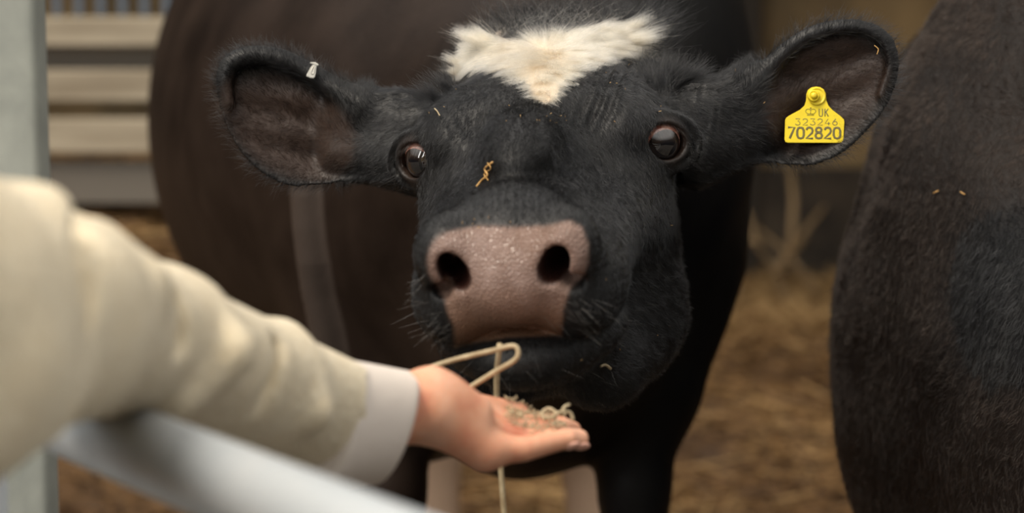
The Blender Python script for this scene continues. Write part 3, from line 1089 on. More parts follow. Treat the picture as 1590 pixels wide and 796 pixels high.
def sleeve_sdf(p):
    c = 0.01
    d = caps(p, SH, Pm(-130, 475, 1.10), 7.8 * c, 6.5 * c)          # upper arm
    d = smin(d, caps(p, Pm(-130, 488, 1.10), Pm(60, 492, 1.20), 6.3 * c, 5.1 * c), 2 * c)
    d = smin(d, caps(p, Pm(60, 492, 1.20), Pm(235, 535, 1.335), 5.0 * c, 4.15 * c), 2 * c)
    d = smin(d, caps(p, Pm(235, 535, 1.335), Pm(400, 598, 1.45), 4.15 * c, 3.9 * c), 2 * c)
    d = smin(d, caps(p, Pm(400, 597, 1.45), Pm(508, 642, 1.525), 3.8 * c, 3.75 * c), 1 * c)
    # bunched cloth
    d = smin(d, caps(p, Pm(-10, 350, 1.14), Pm(58, 352, 1.15), 1.7 * c, 1.5 * c), 2.0 * c)
    d = smin(d, caps(p, Pm(58, 352, 1.15), Pm(20, 560, 1.09), 1.6 * c, 2.2 * c), 1.8 * c)
    d = smin(d, caps(p, Pm(20, 610, 1.13), Pm(-60, 640, 1.10), 2.6 * c, 3.4 * c), 3.0 * c)
    d = smin(d, caps(p, Pm(150, 385, 1.225), Pm(215, 440, 1.235), 1.3 * c, 1.3 * c), 1.2 * c)
    d = smin(d, caps(p, Pm(220, 450, 1.235), Pm(140, 570, 1.20), 1.3 * c, 1.1 * c), 1.2 * c)
    d = smin(d, caps(p, Pm(300, 480, 1.34), Pm(360, 545, 1.325), 1.1 * c, 1.0 * c), 1.3 * c)
    d = smin(d, caps(p, Pm(360, 545, 1.325), Pm(280, 620, 1.30), 1.1 * c, 0.9 * c), 1.3 * c)
    d = smin(d, caps(p, Pm(440, 530, 1.46), Pm(490, 640, 1.44), 1.0 * c, 1.0 * c), 1.3 * c)
    # creases
    for a, b_, r in ((Pm(118, 330, 1.17), Pm(128, 430, 1.135), 1.1), (Pm(128, 440, 1.145), Pm(95, 540, 1.13), 0.5), (Pm(270, 470, 1.27), Pm(275, 520, 1.27), 0.5),
                     (Pm(275, 520, 1.265), Pm(190, 590, 1.25), 0.4), (Pm(420, 540, 1.40), Pm(410, 640, 1.38), 0.35)):
        d = smax(d, -caps(p, a, b_, r * c * 1.1, r * c * 1.0), 1.1 * c)
    # torso out of the frame
    t = caps(p, SH, A(-0.60, 0.77, 1.35), 0.078, 0.085)
    t = smin(t, caps(p, A(-0.77, 0.70, 1.32), A(-0.60, 0.77, 1.35), 0.078, 0.085), 0.04)
    t = smin(t, caps(p, A(-0.77, 0.70, 1.32), A(-0.84, 0.74, 1.02), 0.072, 0.055), 0.03)
    t = smin(t, ell(p, (-0.60, 0.76, 1.12), (0.19, 0.14, 0.27)), 0.06)
    t = smin(t, ell(p, (-0.60, 0.75, 0.93), (0.185, 0.145, 0.12)), 0.06)
    t = smax(t, 0.86 - p[:, 2], 0.02)
    t = smax(t, -caps(p, A(-0.597, 0.79, 1.38), A(-0.595, 0.83, 1.56), 0.060, 0.085), 0.02)
    d = smin(d, t, 0.05)
    return d


xs = axis_steps([(-0.96, -0.36, 0.010), (-0.36, -0.09, 0.0035)])
ys = axis_steps([(0.54, 0.90, 0.010), (0.90, 1.60, 0.0045)])
zs = axis_steps([(0.82, 0.92, 0.010), (0.92, 1.28, 0.0035), (1.28, 1.50, 0.008)])
me, SV, SF = sdf_mesh('fleece_sleeve', sleeve_sdf, xs, ys, zs, newton=1)
m_fleece, nt, b = mat('cream_fleece', (0.66, 0.58, 0.44), 0.95, spec=0.1)
n = noise_node(nt, 160, 5, 0.75, 0.6)
n2 = noise_node(nt, 28, 3)
c = ramp(nt, n.outputs[0], [(0.3, (0.82, 0.66, 0.43)), (0.7, (0.96, 0.85, 0.64))])
nt.links.new(mix(nt, 0.3, c, ramp(nt, n2.outputs[0], [(0.3, (0.84, 0.70, 0.47)), (0.7, (0.95, 0.84, 0.63))])), b.inputs['Base Color'])
b.inputs['Sheen Weight'].default_value = 0.3
bump(nt, b, n.outputs[0], 0.8, 0.004)
sleeve = link('fleece_sleeve', me, m_fleece, person)


def cuff_sdf(p):
    c = 0.01
    a = Pm(505, 643, 1.525).astype(float); e = Pm(592, 652, 1.585).astype(float)
    ax = (e - a) / np.linalg.norm(e - a)
    # the cuff's mouth leans: cut by an oblique plane
    d = caps(p, a, e, 3.6 * c, 3.6 * c)
    d = smin(d, caps(p, Pm(515, 690, 1.52), Pm(575, 690, 1.57), 2.5 * c, 2.1 * c), 2.0 * c)
    o = P(636, 612, 1.60)
    nv = RIGHT * 0.89 - UP * 0.42 + FWD * 0.25
    nv /= np.linalg.norm(nv)
    pl = (p - o.astype(f32)) @ nv.astype(f32)
    inner = caps(p, a, e + ax * 0.08, 3.1 * c, 2.9 * c)
    inner = smin(inner, caps(p, Pm(515, 690, 1.52), Pm(585, 685, 1.575) , 2.1 * c, 1.7 * c), 2.0 * c)
    d2 = caps(p, a - ax * 0.03, e + ax * 0.05, 3.75 * c, 3.4 * c)
    d2 = smin(d2, caps(p, Pm(500, 690, 1.51), Pm(600, 690, 1.58), 2.8 * c, 2.2 * c), 2.0 * c)
    d2 = smax(d2, pl, 0.5 * c)
    pl2 = (p - A(*(a - ax * 0.025))) @ (-ax).astype(f32)
    d2 = smax(d2, pl2, 0.4 * c)
    return smax(d2, -inner, 0.4 * c)


xs = axis_steps([(-0.17, -0.03, 0.002)])
ys = axis_steps([(1.44, 1.68, 0.002)])
zs = axis_steps([(0.90, 1.09, 0.002)])
me, KV, KF = sdf_mesh('cuff', cuff_sdf, xs, ys, zs, newton=1)
m_cuff, nt, b = mat('pale_grey_cuff', (0.72, 0.64, 0.57), 0.9, spec=0.15)
n = noise_node(nt, 90, 4)
bump(nt, b, n.outputs[0], 0.2, 0.002)
link('cuff', me, m_cuff, person)


def trousers_sdf(p):
    d = None
    for s in (-1, 1):
        e = caps(p, A(-0.60 + s * 0.085, 0.76, 0.92), A(-0.60 + s * 0.11, 0.75, 0.48), 0.095, 0.068)
        e = smin(e, caps(p, A(-0.60 + s * 0.11, 0.75, 0.48), A(-0.60 + s * 0.12, 0.74, 0.15), 0.066, 0.055), 0.02)
        d = e if d is None else smin(d, e, 0.03)
    return smax(d, 0.12 - p[:, 2], 0.01)


def boots_sdf(p):
    d = None
    for s in (-1, 1):
        x = -0.60 + s * 0.12
        e = caps(p, A(x, 0.74, 0.22), A(x, 0.74, 0.09), 0.062, 0.050)
        e = smin(e, caps(p, A(x, 0.73, 0.075), A(x + s * 0.02, 0.88, 0.065), 0.048, 0.042), 0.03)
        d = e if d is None else np.minimum(d, e)
    return smax(d, 0.024 - p[:, 2], 0.008)


def hairdo_sdf(p):
    d = ell(p, (-0.597, 0.815, 1.595), (0.082, 0.092, 0.105))
    d = smin(d, ell(p, (-0.60, 0.765, 1.50), (0.065, 0.045, 0.11)), 0.03)
    cut = ell(p, (-0.592, 0.925, 1.545), (0.062, 0.085, 0.095))
    return smax(d, -cut, 0.015)


m_denim, nt, b = mat('dark_denim', (0.03, 0.04, 0.07), 0.85)
m_boot, nt, b = mat('green_rubber', (0.03, 0.05, 0.03), 0.4)
m_hairdo, nt, b = mat('brown_hair', (0.06, 0.03, 0.015), 0.5)
for nme, fn, m_, zr_ in (('trousers', trousers_sdf, m_denim, (0.08, 1.05)), ('boots', boots_sdf, m_boot, (0.0, 0.32)), ('hair', hairdo_sdf, m_hairdo, (1.34, 1.74))):
    me, _, _ = sdf_mesh(nme, fn, axis_steps([(-0.86, -0.34, 0.010)]), axis_steps([(0.58, 1.0, 0.010)]), axis_steps([(*zr_, 0.010)]), newton=1)
    link(nme, me, m_, person)
# ------------------------------------------------------------------ fence of rails behind, on the left
m_board, nt, b = mat('weathered_board', (0.3, 0.25, 0.18), 0.85)
n = noise_node(nt, 6, 5, 0.6, 0.4, (0.4, 1, 6))
c = ramp(nt, n.outputs[0], [(0.3, (0.26, 0.21, 0.145)), (0.7, (0.50, 0.43, 0.32))])
nt.links.new(c, b.inputs['Base Color'])
m_panel, nt, b = mat('grey_panel', (0.16, 0.14, 0.115), 0.8)
m_bar, nt, b = mat('blue_grey_bar', (0.13, 0.16, 0.20), 0.5, 0.3)
FD = 5.6
fl, fr_ = P(-60, 150, FD), P(620, 150, FD)
fence = empty('rail_fence', ((fl[0] + fr_[0]) / 2, fl[1], 0))
tag(fence, 'pale board fence with gaps standing behind the cow', 'fence')


def fbox(name, y0, y1, m, dy=0.0, th=0.035, x0=-60, x1=620):
    a = P(x0, y0, FD); c_ = P(x1, y1, FD)
    bm = bmesh.new()
    box_bm(bm, ((a[0] + c_[0]) / 2 - fence.location.x, dy, (a[2] + c_[2]) / 2), (abs(c_[0] - a[0]), th, abs(a[2] - c_[2])), bevel=0.004)
    return link(name, from_bm(name, bm, False), m, fence)


fbox('board', 26, 70, m_board)
fbox('board', 108, 156, m_board)
fbox('board', 184, 238, m_board)
fbox('panel', 60, 118, m_panel, 0.05, 0.012)
fbox('panel', 252, 320, m_panel, 0.02, 0.03)
for k, px in enumerate(range(-20, 620, 34)):
    o_ = fbox('bar', -70, 26, m_bar, 0.03, 0.012, px, px + 13)
for px in (-30, 330, 600):
    o_ = fbox('fence_post', -75, 330, m_panel, 0.10, 0.09, px, px + 20)

# ------------------------------------------------------------------ straw
m_straw, nt, b = mat('straw', (0.45, 0.30, 0.13), 0.6)
oi = nt.nodes.new('ShaderNodeAttribute'); oi.attribute_name = 'tint'
nt.links.new(ramp(nt, oi.outputs['Fac'], [(0.0, (0.05, 0.022, 0.007)), (0.5, (0.20, 0.105, 0.035)), (1.0, (0.55, 0.36, 0.16))]), b.inputs['Base Color'])


def stalks(name, C0, DIR, Ls, rad, tint):
    "many four sided stalks"
    n_ = len(C0)
    d = DIR / np.linalg.norm(DIR, axis=1)[:, None]
    u = np.cross(d, np.array([0.1, 0.2, 1.0])); u /= np.linalg.norm(u, axis=1)[:, None]
    v = np.cross(d, u)
    V = []
    for e in (-0.5, 0.5):
        for (a, b_) in ((1, 0), (0, 1), (-1, 0), (0, -1)):
            V.append(C0 + d * (e * Ls)[:, None] + (u * a + v * b_) * rad[:, None])
    V = np.stack(V, 1).reshape(-1, 3)
    base = (np.arange(n_) * 8)[:, None]
    Fs = [base + np.array([[k, (k + 1) % 4, 4 + (k + 1) % 4, 4 + k]]) for k in range(4)]
    Fs += [base + np.array([[3, 2, 1, 0]]), base + np.array([[4, 5, 6, 7]])]
    me = mesh_np(name, V, np.concatenate(Fs))
    add_attr(me, 'tint', np.repeat(tint, 8))
    return me


N = 26000
y = rng.uniform(3.0, 7.3, N)
x = rng.uniform(-0.26, 0.26, N) * y
z = ground_z(x, y) + 0.01 + rng.uniform(0, 0.035, N)
patch = np.sin(x * 3.1 + 1.0) * np.cos(y * 2.7 + x) + 0.6 * np.sin(x * 7 + y * 5)
keep = (patch + rng.normal(0, 0.6, N)) > -0.5
x, y, z, patch = x[keep], y[keep], z[keep], patch[keep]
n_ = len(x)
th = rng.uniform(0, 2 * PI, n_)
me = stalks('bedding_straw', np.stack([x, y, z], 1), np.stack([np.cos(th), np.sin(th), rng.normal(0, 0.12, n_)], 1),
            rng.uniform(0.06, 0.22, n_), rng.uniform(0.0016, 0.0035, n_), np.clip(0.42 + 0.22 * patch + rng.normal(0, 0.2, n_), 0, 1))
o = link('bedding_straw', me, m_straw)
tag(o, 'loose golden-brown straw spread over the barn floor', 'straw', kind='stuff')
# brighter band of clean straw against the back wall
N = 7000
x = rng.uniform(0.2, 2.2, N); y = 7.30 - np.abs(rng.normal(0, 0.30, N)); z = ground_z(x, y) + rng.uniform(0, 0.10, N) * np.clip((y - 6.6) / 0.8, 0, 1) + 0.01
th = rng.uniform(0, 2 * PI, N)
me = stalks('straw_drift', np.stack([x, y, z], 1), np.stack([np.cos(th), np.sin(th), rng.normal(0, 0.3, N)], 1), rng.uniform(0.08, 0.25, N),
            rng.uniform(0.002, 0.004, N), np.clip(0.75 + rng.normal(0, 0.2, N), 0, 1))
o = link('straw_drift', me, m_straw)
tag(o, 'paler straw drifted against the foot of the back wall', 'straw', kind='stuff')

# thick dry stalks leaning on the back wall
m_stalk, nt, b = mat('dry_stalk', (0.30, 0.20, 0.10), 0.7)
ST = [((1168, 372), (1222, 470), 9), ((1090, 366), (1180, 378), 9), ((1226, 250), (1228, 392), 13), ((1252, 366), (1202, 426), 10), ((1172, 352), (1268, 452), 9),
      ((1280, 320), (1205, 415), 9), ((1140, 300), (1175, 380), 8), ((1108, 392), (1150, 460), 8), ((1120, -30), (1150, 130), 9)]
LB = ['long dry stalk slanting down to the straw drift under the tagged ear', 'dry stalk lying almost level near the dark foreleg edge', 'thick upright dry stalk below the yellow-tagged ear',
      'short dry stalk bent across the foot of the upright one', 'dry stalk crossing the slanting ones on its way down to the straw', 'dry stalk leaning towards the brown flank of the second cow',
      'short steep dry stalk just beside the black shoulder', 'lowest short dry stalk touching the straw drift', 'pale dry stalk high on the back wall above the tagged ear']
for k, (a, b_, w_) in enumerate(ST):
    D_ = 7.15 - 0.05 * (k % 3)
    pa, pb = Vector(P(*a, D_ + 0.08)), Vector(P(*b_, D_ - 0.08))
    bm = bmesh.new()
    midp = (pa + pb) / 2 + Vector((0.01, 0, 0.012))
    tube_bm(bm, [pa - midp, Vector((0, 0, 0)), pb - midp], [w_ * 0.0007, w_ * 0.0008, w_ * 0.0009], 8)
    o = link('dry_stalk', from_bm('dry_stalk', bm), m_stalk)
    o.location = midp
    tag(o, LB[k], 'stalk', 'dry stalks against the back wall')
m_tp, nt, b = mat('dark_post', (0.05, 0.04, 0.03), 0.9)
for px, w_, m_ in ((1168, 0.07, m_tp),):
    a = P(px, 60, 7.3)
    bm = bmesh.new(); box_bm(bm, (0, 0, 0.75), (w_, 0.08, 2.2), bevel=0.005)
    o = link('wall_post', from_bm('wall_post', bm), m_)
    o.location = (a[0], 7.44, 0.25)
    tag(o, 'dark upright timber post fixed against the back wall', 'post')
# ------------------------------------------------------------------ fur
def hair_object(name, roots, tips_fn, radius, m, parent, npt=4, shade=None):
    "strands as real curves; tips_fn(t) gives the positions at 0..1"
    n_ = len(roots)
    pts = np.stack([tips_fn(t) for t in np.linspace(0, 1, npt)], 1).astype(f32)
    hc = bpy.data.hair_curves.new(name)
    hc.add_curves([npt] * n_)
    hc.attributes['position'].data.foreach_set('vector', pts.ravel())
    ra = hc.attributes.new('radius', 'FLOAT', 'POINT')
    prof = np.linspace(1, 0.15, npt) ** 0.8
    rr = (np.asarray(radius, dtype=f32).reshape(-1, 1) * prof[None, :]) if np.ndim(radius) else np.tile(radius * prof, (n_, 1))
    ra.data.foreach_set('value', rr.astype(f32).ravel())
    sa = hc.attributes.new('shade', 'FLOAT', 'POINT')
    sv = np.ones(n_, dtype=f32) if shade is None else np.asarray(shade, dtype=f32)
    sa.data.foreach_set('value', np.repeat(sv, npt))
    o = bpy.data.objects.new(name, hc)
    COL.objects.link(o)
    hc.materials.append(m)
    o.parent = parent
    return o


def hair_mat(name, col, rough=0.45, ior=1.41, var=0.3, base=0.6):
    m = bpy.data.materials.new(name)
    m.use_nodes = True
    nt = m.node_tree
    nt.nodes.clear()
    out = nt.nodes.new('ShaderNodeOutputMaterial')
    h = nt.nodes.new('ShaderNodeBsdfHairPrincipled')
    h.parametrization = 'COLOR'
    h.inputs['Roughness'].default_value = rough
    h.inputs['Radial Roughness'].default_value = 0.6
    h.inputs['IOR'].default_value = ior
    hi = nt.nodes.new('ShaderNodeHairInfo')
    c = ramp(nt, hi.outputs['Random'], [(0.0, tuple(v * (1 - var) for v in col)), (1.0, tuple(min(1, v * (1 + var)) for v in col))])
    nn = noise_node(nt, 130, 3, 0.6, 0.5)
    c = mix(nt, ramp(nt, nn.outputs[0], [(0.40, (0, 0, 0)), (0.62, (1, 1, 1))]), tuple(v * base for v in col), c)
    vmul = nt.nodes.new('ShaderNodeVectorMath'); vmul.operation = 'SCALE'
    nt.links.new(c, vmul.inputs[0]); nt.links.new(attr(nt, 'shade'), vmul.inputs['Scale'])
    c = vmul.outputs[0]
    nt.links.new(c, h.inputs['Color'])
    nt.links.new(h.outputs[0], out.inputs[0])
    return m


def sample_mesh(V, Fq, N, w_face, n_seed=1):
    a, b_, c_, d_ = (V[Fq[:, k]] for k in range(4))
    area = 0.5 * np.linalg.norm(np.cross(c_ - a, d_ - b_), axis=1) * w_face
    cdf = np.cumsum(area); cdf /= cdf[-1]
    r = np.random.default_rng(n_seed)
    fi = np.searchsorted(cdf, r.random(N))
    u, v = r.random(N)[:, None].astype(f32), r.random(N)[:, None].astype(f32)
    p = (a[fi] * (1 - u) + b_[fi] * u) * (1 - v) + (d_[fi] * (1 - u) + c_[fi] * u) * v
    return p.astype(f32), fi


def face_mean(arr, Fq):
    return arr[Fq].mean(1)


def unit(v):
    return v / np.maximum(np.linalg.norm(v, axis=1), 1e-9)[:, None]


def wob(p, s, seed=0.0):
    "smooth pseudo noise vector field"
    q = p * s + seed
    x, y, z = q[:, 0], q[:, 1], q[:, 2]
    return np.stack([np.sin(y * 1.7 + 1.3 * np.sin(z * 1.1 + seed)) + np.sin(z * 2.3 + x), np.sin(z * 1.9 + 1.1 * np.sin(x * 1.3)) + np.sin(x * 2.1 + y * 0.7 + seed),
                     np.sin(x * 1.6 + 1.2 * np.sin(y * 1.2 + seed)) + np.sin(y * 2.2 + z * 0.9)], 1).astype(f32) * 0.5


def clump_hash(p, cell):
    k = np.floor(p / cell).astype(np.int64)
    h = (k[:, 0] * 73856093) ^ (k[:, 1] * 19349663) ^ (k[:, 2] * 83492791)
    out = []
    for s in (1, 7, 13):
        out.append((((h * (2654435761 + s * 97)) >> 7) % 1000) / 1000.0 - 0.5)
    return np.stack(out, 1).astype(f32), (k + 0.5) * cell


def grow(name, R, Nn, comb, L, lift, m, parent, radius, cell=0.006, clump=0.35, jitter=0.25, curl=0.0, npt=4, droop=0.0, seed=3, shade=None):
    r = np.random.default_rng(seed)
    n_ = len(R)
    comb = unit(comb - Nn * (comb * Nn).sum(1)[:, None])
    hv, cc = clump_hash(R, cell)
    comb = unit(comb + hv * 0.45 + r.normal(0, jitter, (n_, 3)).astype(f32))
    comb = unit(comb - Nn * np.minimum((comb * Nn).sum(1), 0)[:, None])
    lift = np.asarray(lift, dtype=f32).reshape(-1, 1) if np.ndim(lift) else lift
    d0 = unit(Nn * lift + comb * (1 - lift) + hv * 0.1)
    L = L[:, None] * r.uniform(0.6, 1.15, (n_, 1)).astype(f32)
    toc = (cc - R)
    toc = toc - Nn * (toc * Nn).sum(1)[:, None]
    ph = r.uniform(0, 6.28, (n_, 1))
    up = UP.astype(f32)

    def f(t):
        bend = comb * (0.6 * t * t)
        p = R + L * (d0 * t * (1 - 0.3 * t) + bend) + toc * (clump * t * t)
        if curl:
            p = p + L * curl * (np.sin(t * 5 + ph) * np.cross(d0, Nn) + (1 - np.cos(t * 4 + ph * 0.3)) * Nn * 0.3) * t
        if droop:
            p = p - L * droop * t * t * up
        return p
    return hair_object(name, R, f, radius, m, parent, npt, shade)


def streaks(R, n, wh, w, l, lo, hi):
    "shade shared by neighbouring strands along the flow of the coat"
    t1 = unit(np.cross(n.astype(f32), np.array([[0.3, 0.1, 1.0]], dtype=f32)))[0]
    t2 = np.cross(n.astype(f32)[0] if n.ndim > 1 else n, t1)
    d = R - wh
    x, y = d @ t1, d @ t2
    r = np.hypot(x, y)
    a = np.arctan2(y, x)
    rb_ = np.maximum(np.round(np.log2(np.maximum(r, 0.004) / 0.004)), 0)
    k1 = np.floor(a * 0.004 * 2 ** rb_ / w).astype(np.int64)
    h1 = ((k1 * 2654435761 + rb_.astype(np.int64) * 97) >> 5) % 997 / 997.0
    k2 = np.floor(r / l + h1 * 3).astype(np.int64)
    h2 = (((k1 * 40503 + k2 * 30011 + rb_.astype(np.int64) * 7) * 2654435761) >> 9) % 991 / 991.0
    return (lo + (hi - lo) * h2).astype(f32)


m_black_hair = hair_mat('black_fur', (0.006, 0.006, 0.0065), 0.27, var=0.6)
m_brown_hair = hair_mat('brown_black_fur', (0.016, 0.0095, 0.0065), 0.42, ior=1.38, var=0.6)
m_white_hair = hair_mat('white_fur', (0.61, 0.50, 0.365), 0.5, var=0.15, base=0.85)
m_grey_hair = hair_mat('grey_curls', (0.22, 0.19, 0.16), 0.5, var=0.3)

fV = CV[CF].mean(1)
fpx, fpy, fD = project(fV)
fN = unit(CN[CF].mean(1))
fh = to_head(fV)
facing = ((CAM - fV) * fN).sum(1) / np.linalg.norm(CAM - fV, axis=1)
near = (fD < 2.22) & (facing > -0.35)
bare_f = face_mean(bare, CF); white_f = face_mean(white, CF); inner_f = face_mean(inner, CF); lid_f = face_mean(lid, CF)
ae = fh.copy(); ae[:, 0] = np.abs(ae[:, 0])
ed = ae - A(EYE_C, 0, 0)
eyer = np.linalg.norm(ed, axis=1)
inear = np.zeros(len(CF), dtype=f32)
for E in EARS:
    u, v, w = ear_uvw(E, fV)
    inear = np.maximum(inear, sstep(3.5, 5.5, u) * (np.abs(v) < 9) * (np.abs(w) < 7) * (np.sign(fh[:, 0]) == E['side']))
lidw = 1 - 0.75 * sstep(3.3, 2.7, eyer) * (ed @ A(*LOOK) > 0.8)
open_eye = (eyer < 2.55) & (ed @ A(*LOOK) > 1.2)
wgt = lidw * near * (1 - bare_f) ** 3 * np.where(open_eye, 0.0, 1.0)
w_face = wgt * (1 - white_f) * (1 - 0.35 * inear)
R, fi = sample_mesh(CV, CF, NFUR, w_face, 5)
Nn = fN[fi]
hq = to_head(R)
rpx, rpy, rD = project(R)
# flow of the coat: out from the crown of the forehead, then down the nose and back over the cheeks
WH = from_head((0.0, -8.5, 6.5)).astype(f32)
flow = unit(R - WH)
side = np.sign(hq[:, 0])[:, None]
back = -HF.astype(f32)[None, :] * sstep(-5, -11, hq[:, 2])[:, None]
flow = unit(flow + back * 1.2 + side * HX.astype(f32)[None, :] * 0.25 * sstep(2, -8, hq[:, 2])[:, None])
flow = unit(flow + wob(R, 60.0) * 0.25)
L = np.full(len(R), 0.0060, dtype=f32)
L *= 1 - 0.5 * sstep(14, 22, hq[:, 1])
lift = np.full(len(R), 0.22, dtype=f32)
e = np.linalg.norm(np.abs(hq) * A(1, 0, 0) + hq * A(0, 1, 1) - A(EYE_C, 0, 0), axis=1)
L *= 0.45 + 0.55 * sstep(2.4, 4.2, e)
# fluffier patch on the bridge
fl = np.exp(-((rpx - 835) / 60) ** 2 - ((rpy - 255) / 70) ** 2)
L *= 1 + 0.5 * fl
lift += 0.25 * fl
rad = np.full(len(R), 0.00009, dtype=f32)
for E in EARS:
    u, v, w = ear_uvw(E, R)
    isr = sstep(3.0, 5.0, u) * (np.sign(hq[:, 0]) == E['side']) * (np.abs(v) < 9) * (np.abs(w) < 7)
    d2 = poly2d(u, v, E['poly'])
    e_ = 0.05
    gu = (poly2d(u + e_, v, E['poly']) - d2) / e_
    gv = (poly2d(u, v + e_, E['poly']) - d2) / e_
    b_, U_, V_, W_ = [q.astype(f32) for q in E['fr']]
    out = gu[:, None] * U_ + gv[:, None] * V_
    edge = sstep(-1.6, -0.1, d2)
    dirn = unit(U_[None, :] * (0.8 + 0.0 * u)[:, None] + out * (0.5 + 1.6 * edge)[:, None] - V_[None, :] * 0.25 + wob(R, 90.0, 2.0) * 0.5)
    flow = unit(flow * (1 - isr)[:, None] + dirn * isr[:, None])
    L = L * (1 - isr) + isr * (0.0085 + 0.004 * edge)
    lift = lift * (1 - isr) + isr * (0.22 + 0.1 * edge)
isear = face_mean(inear[:, None].repeat(1, 1)[:, 0], np.arange(len(CF))[:, None])[fi]
innr = inner_f[fi]
long_l = np.exp(-((rpx - 680) / 26) ** 2 - ((rpy - 112) / 24) ** 2)
long_r = np.exp(-((rpx - 1035) / 34) ** 2 - ((rpy - 95) / 38) ** 2)
long_t = np.exp(-((rpx - 960) / 60) ** 2 - ((rpy - 30) / 26) ** 2) + np.exp(-((rpx - 800) / 90) ** 2 - ((rpy - 30) / 22) ** 2)
lg = np.clip(long_l + long_r + long_t, 0, 1) * sstep(-3, -6, hq[:, 1]) * (1 - isear)
L = L * (1 + 2.6 * lg)
lift = np.clip(lift + 0.35 * lg, 0, 0.8)
flow = unit(flow + UP.astype(f32)[None, :] * (0.9 * lg)[:, None] + wob(R, 45.0, 5.0) * (0.5 * lg)[:, None])
shd = streaks(R, -FWD[None, :], WH, 0.0013, 0.009, 0.35, 2.2)
lgm = lg > 0.25
sel = (innr < 0.5) & ~lgm
grow('coat', R[sel], Nn[sel], flow[sel], L[sel], lift[sel], m_black_hair, cow, rad[sel], clump=0.45, shade=shd[sel])
sel = (innr < 0.5) & lgm
grow('long_coat', R[sel], Nn[sel], flow[sel], L[sel], lift[sel], m_black_hair, cow, rad[sel], clump=0.85, cell=0.013, jitter=0.18, npt=6, curl=0.06, shade=shd[sel])
sel = innr >= 0.5
grow('ear_hair', R[sel], Nn[sel], flow[sel], L[sel] * 0.95, lift[sel] + 0.1, m_brown_hair, cow, rad[sel] * 0.8, clump=0.5, cell=0.008, jitter=0.3)

def root(x, y):
    "first point of the head met at x, searching down from y"
    for dy in range(0, 80, 4):
        h = ray_hit(cow_sdf, x, y + dy, 1.8, 2.22, 500)
        if h is not None:
            return h
    return None


# white forelock
w_face = near * sstep(0.25, 0.6, white_f)
R, fi = sample_mesh(CV, CF, NFUR // 4, w_face, 6)
Nn = fN[fi]
rpx, rpy, rD = project(R)
WH2 = P(850, 92, 2.10)
WH2 = ray_hit(cow_sdf, 850, 88, 1.8, 2.6)
dv = R - WH2
tang = unit(dv - Nn * (dv * Nn).sum(1)[:, None])
r01 = np.hypot(rpx - 850, rpy - 88)
topz = sstep(100, 60, rpy)
flow = unit(RIGHT.astype(f32)[None, :] * ((rpx - 848) / 62)[:, None] - UP.astype(f32)[None, :] * np.tanh((rpy - 82) / 22)[:, None] + wob(R, 55.0, 1.0) * 0.22 - FWD.astype(f32)[None, :] * 0.1)
L = 0.0145 - 0.006 * sstep(110, 145, rpy) + 0.008 * topz * sstep(30, 90, r01) + 0.003 * (rpy < 75)
grow('forelock', R, Nn, flow, L.astype(f32), 0.12 + 0.22 * topz, m_white_hair, cow, 0.00011, clump=0.35, cell=0.010, jitter=0.10, npt=5,
     shade=streaks(R, -FWD[None, :], WH2 + UP.astype(f32) * 0.03, 0.0012, 0.016, 0.55, 1.25))
# tufts that stand up at the forelock's upper edge
TR, TN, TC, TL = [], [], [], []
rr_ = np.random.default_rng(8)
for (x, y, dx, dy, n_, sp, L_) in ((772, 78, -0.45, 1.0, 900, 9, 0.030), (958, 62, 0.35, 1.0, 900, 12, 0.030), (978, 62, 0.55, 0.9, 500, 8, 0.026),
                                   (728, 84, -0.6, 0.8, 300, 9, 0.017), (748, 76, -0.5, 0.9, 300, 9, 0.020), (965, 70, 1.2, 0.15, 500, 10, 0.028), (720, 96, -1.0, 0.2, 250, 6, 0.013),
                                   (1010, 85, 0.2, 1.0, 0, 10, 0.03)):
    h0 = root(x, y)
    if h0 is None or n_ == 0:
        continue
    for k in range(n_):
        TR.append(h0 + RIGHT * rr_.normal(0, sp * 0.00053) + UP * rr_.normal(0, sp * 0.00025) + FWD * 0.004)
        TN.append(-FWD * 0.5 + UP * 0.8)
        TC.append(RIGHT * dx + UP * dy)
        TL.append(L_)
TR, TN, TC, TL = (np.array(q, dtype=f32) for q in (TR, TN, TC, TL))
grow('forelock_tuft', TR, unit(TN), TC - FWD.astype(f32) * 0.3, TL, 0.35, m_white_hair, cow, 0.00012, clump=0.9, cell=0.012, jitter=0.10, npt=6, curl=0.08)

# black tufts on the poll and behind the brow
TR, TN, TC, TL = [], [], [], []
for (x, y, dx, dy, n_, sp, L_) in ((1036, 108, 0.15, 1.0, 800, 14, 0.030), (1046, 84, 0.5, 0.8, 500, 11, 0.026), (1015, 80, -0.1, 1.0, 400, 14, 0.024), (975, 34, -0.1, 1.0, 800, 16, 0.034),
                                   (990, 20, 0.6, 0.9, 700, 16, 0.038), (682, 112, -0.9, 0.7, 160, 6, 0.022), (662, 134, -1.0, 0.4, 140, 6, 0.017), (702, 98, -0.6, 1.0, 120, 6, 0.022),
                                   (900, 30, 0.1, 1.0, 700, 36, 0.026), (810, 42, -0.1, 1.0, 700, 36, 0.022), (1060, 112, 1.0, 0.5, 300, 8, 0.024)):
    h0 = root(x, y)
    if h0 is None:
        continue
    for k in range(n_):
        TR.append(h0 + RIGHT * rr_.normal(0, sp * 0.00053) + UP * rr_.normal(0, sp * 0.0004) + FWD * 0.006)
        TN.append(-FWD * 0.6 + UP * 0.6)
        TC.append(RIGHT * dx + UP * dy)
        TL.append(L_)
TR, TN, TC, TL = (np.array(q, dtype=f32) for q in (TR, TN, TC, TL))
grow('poll_tuft', TR, unit(TN), TC, TL, 0.3, m_black_hair, cow, 0.00012, clump=0.8, cell=0.011, jitter=0.22, npt=6, curl=0.12)
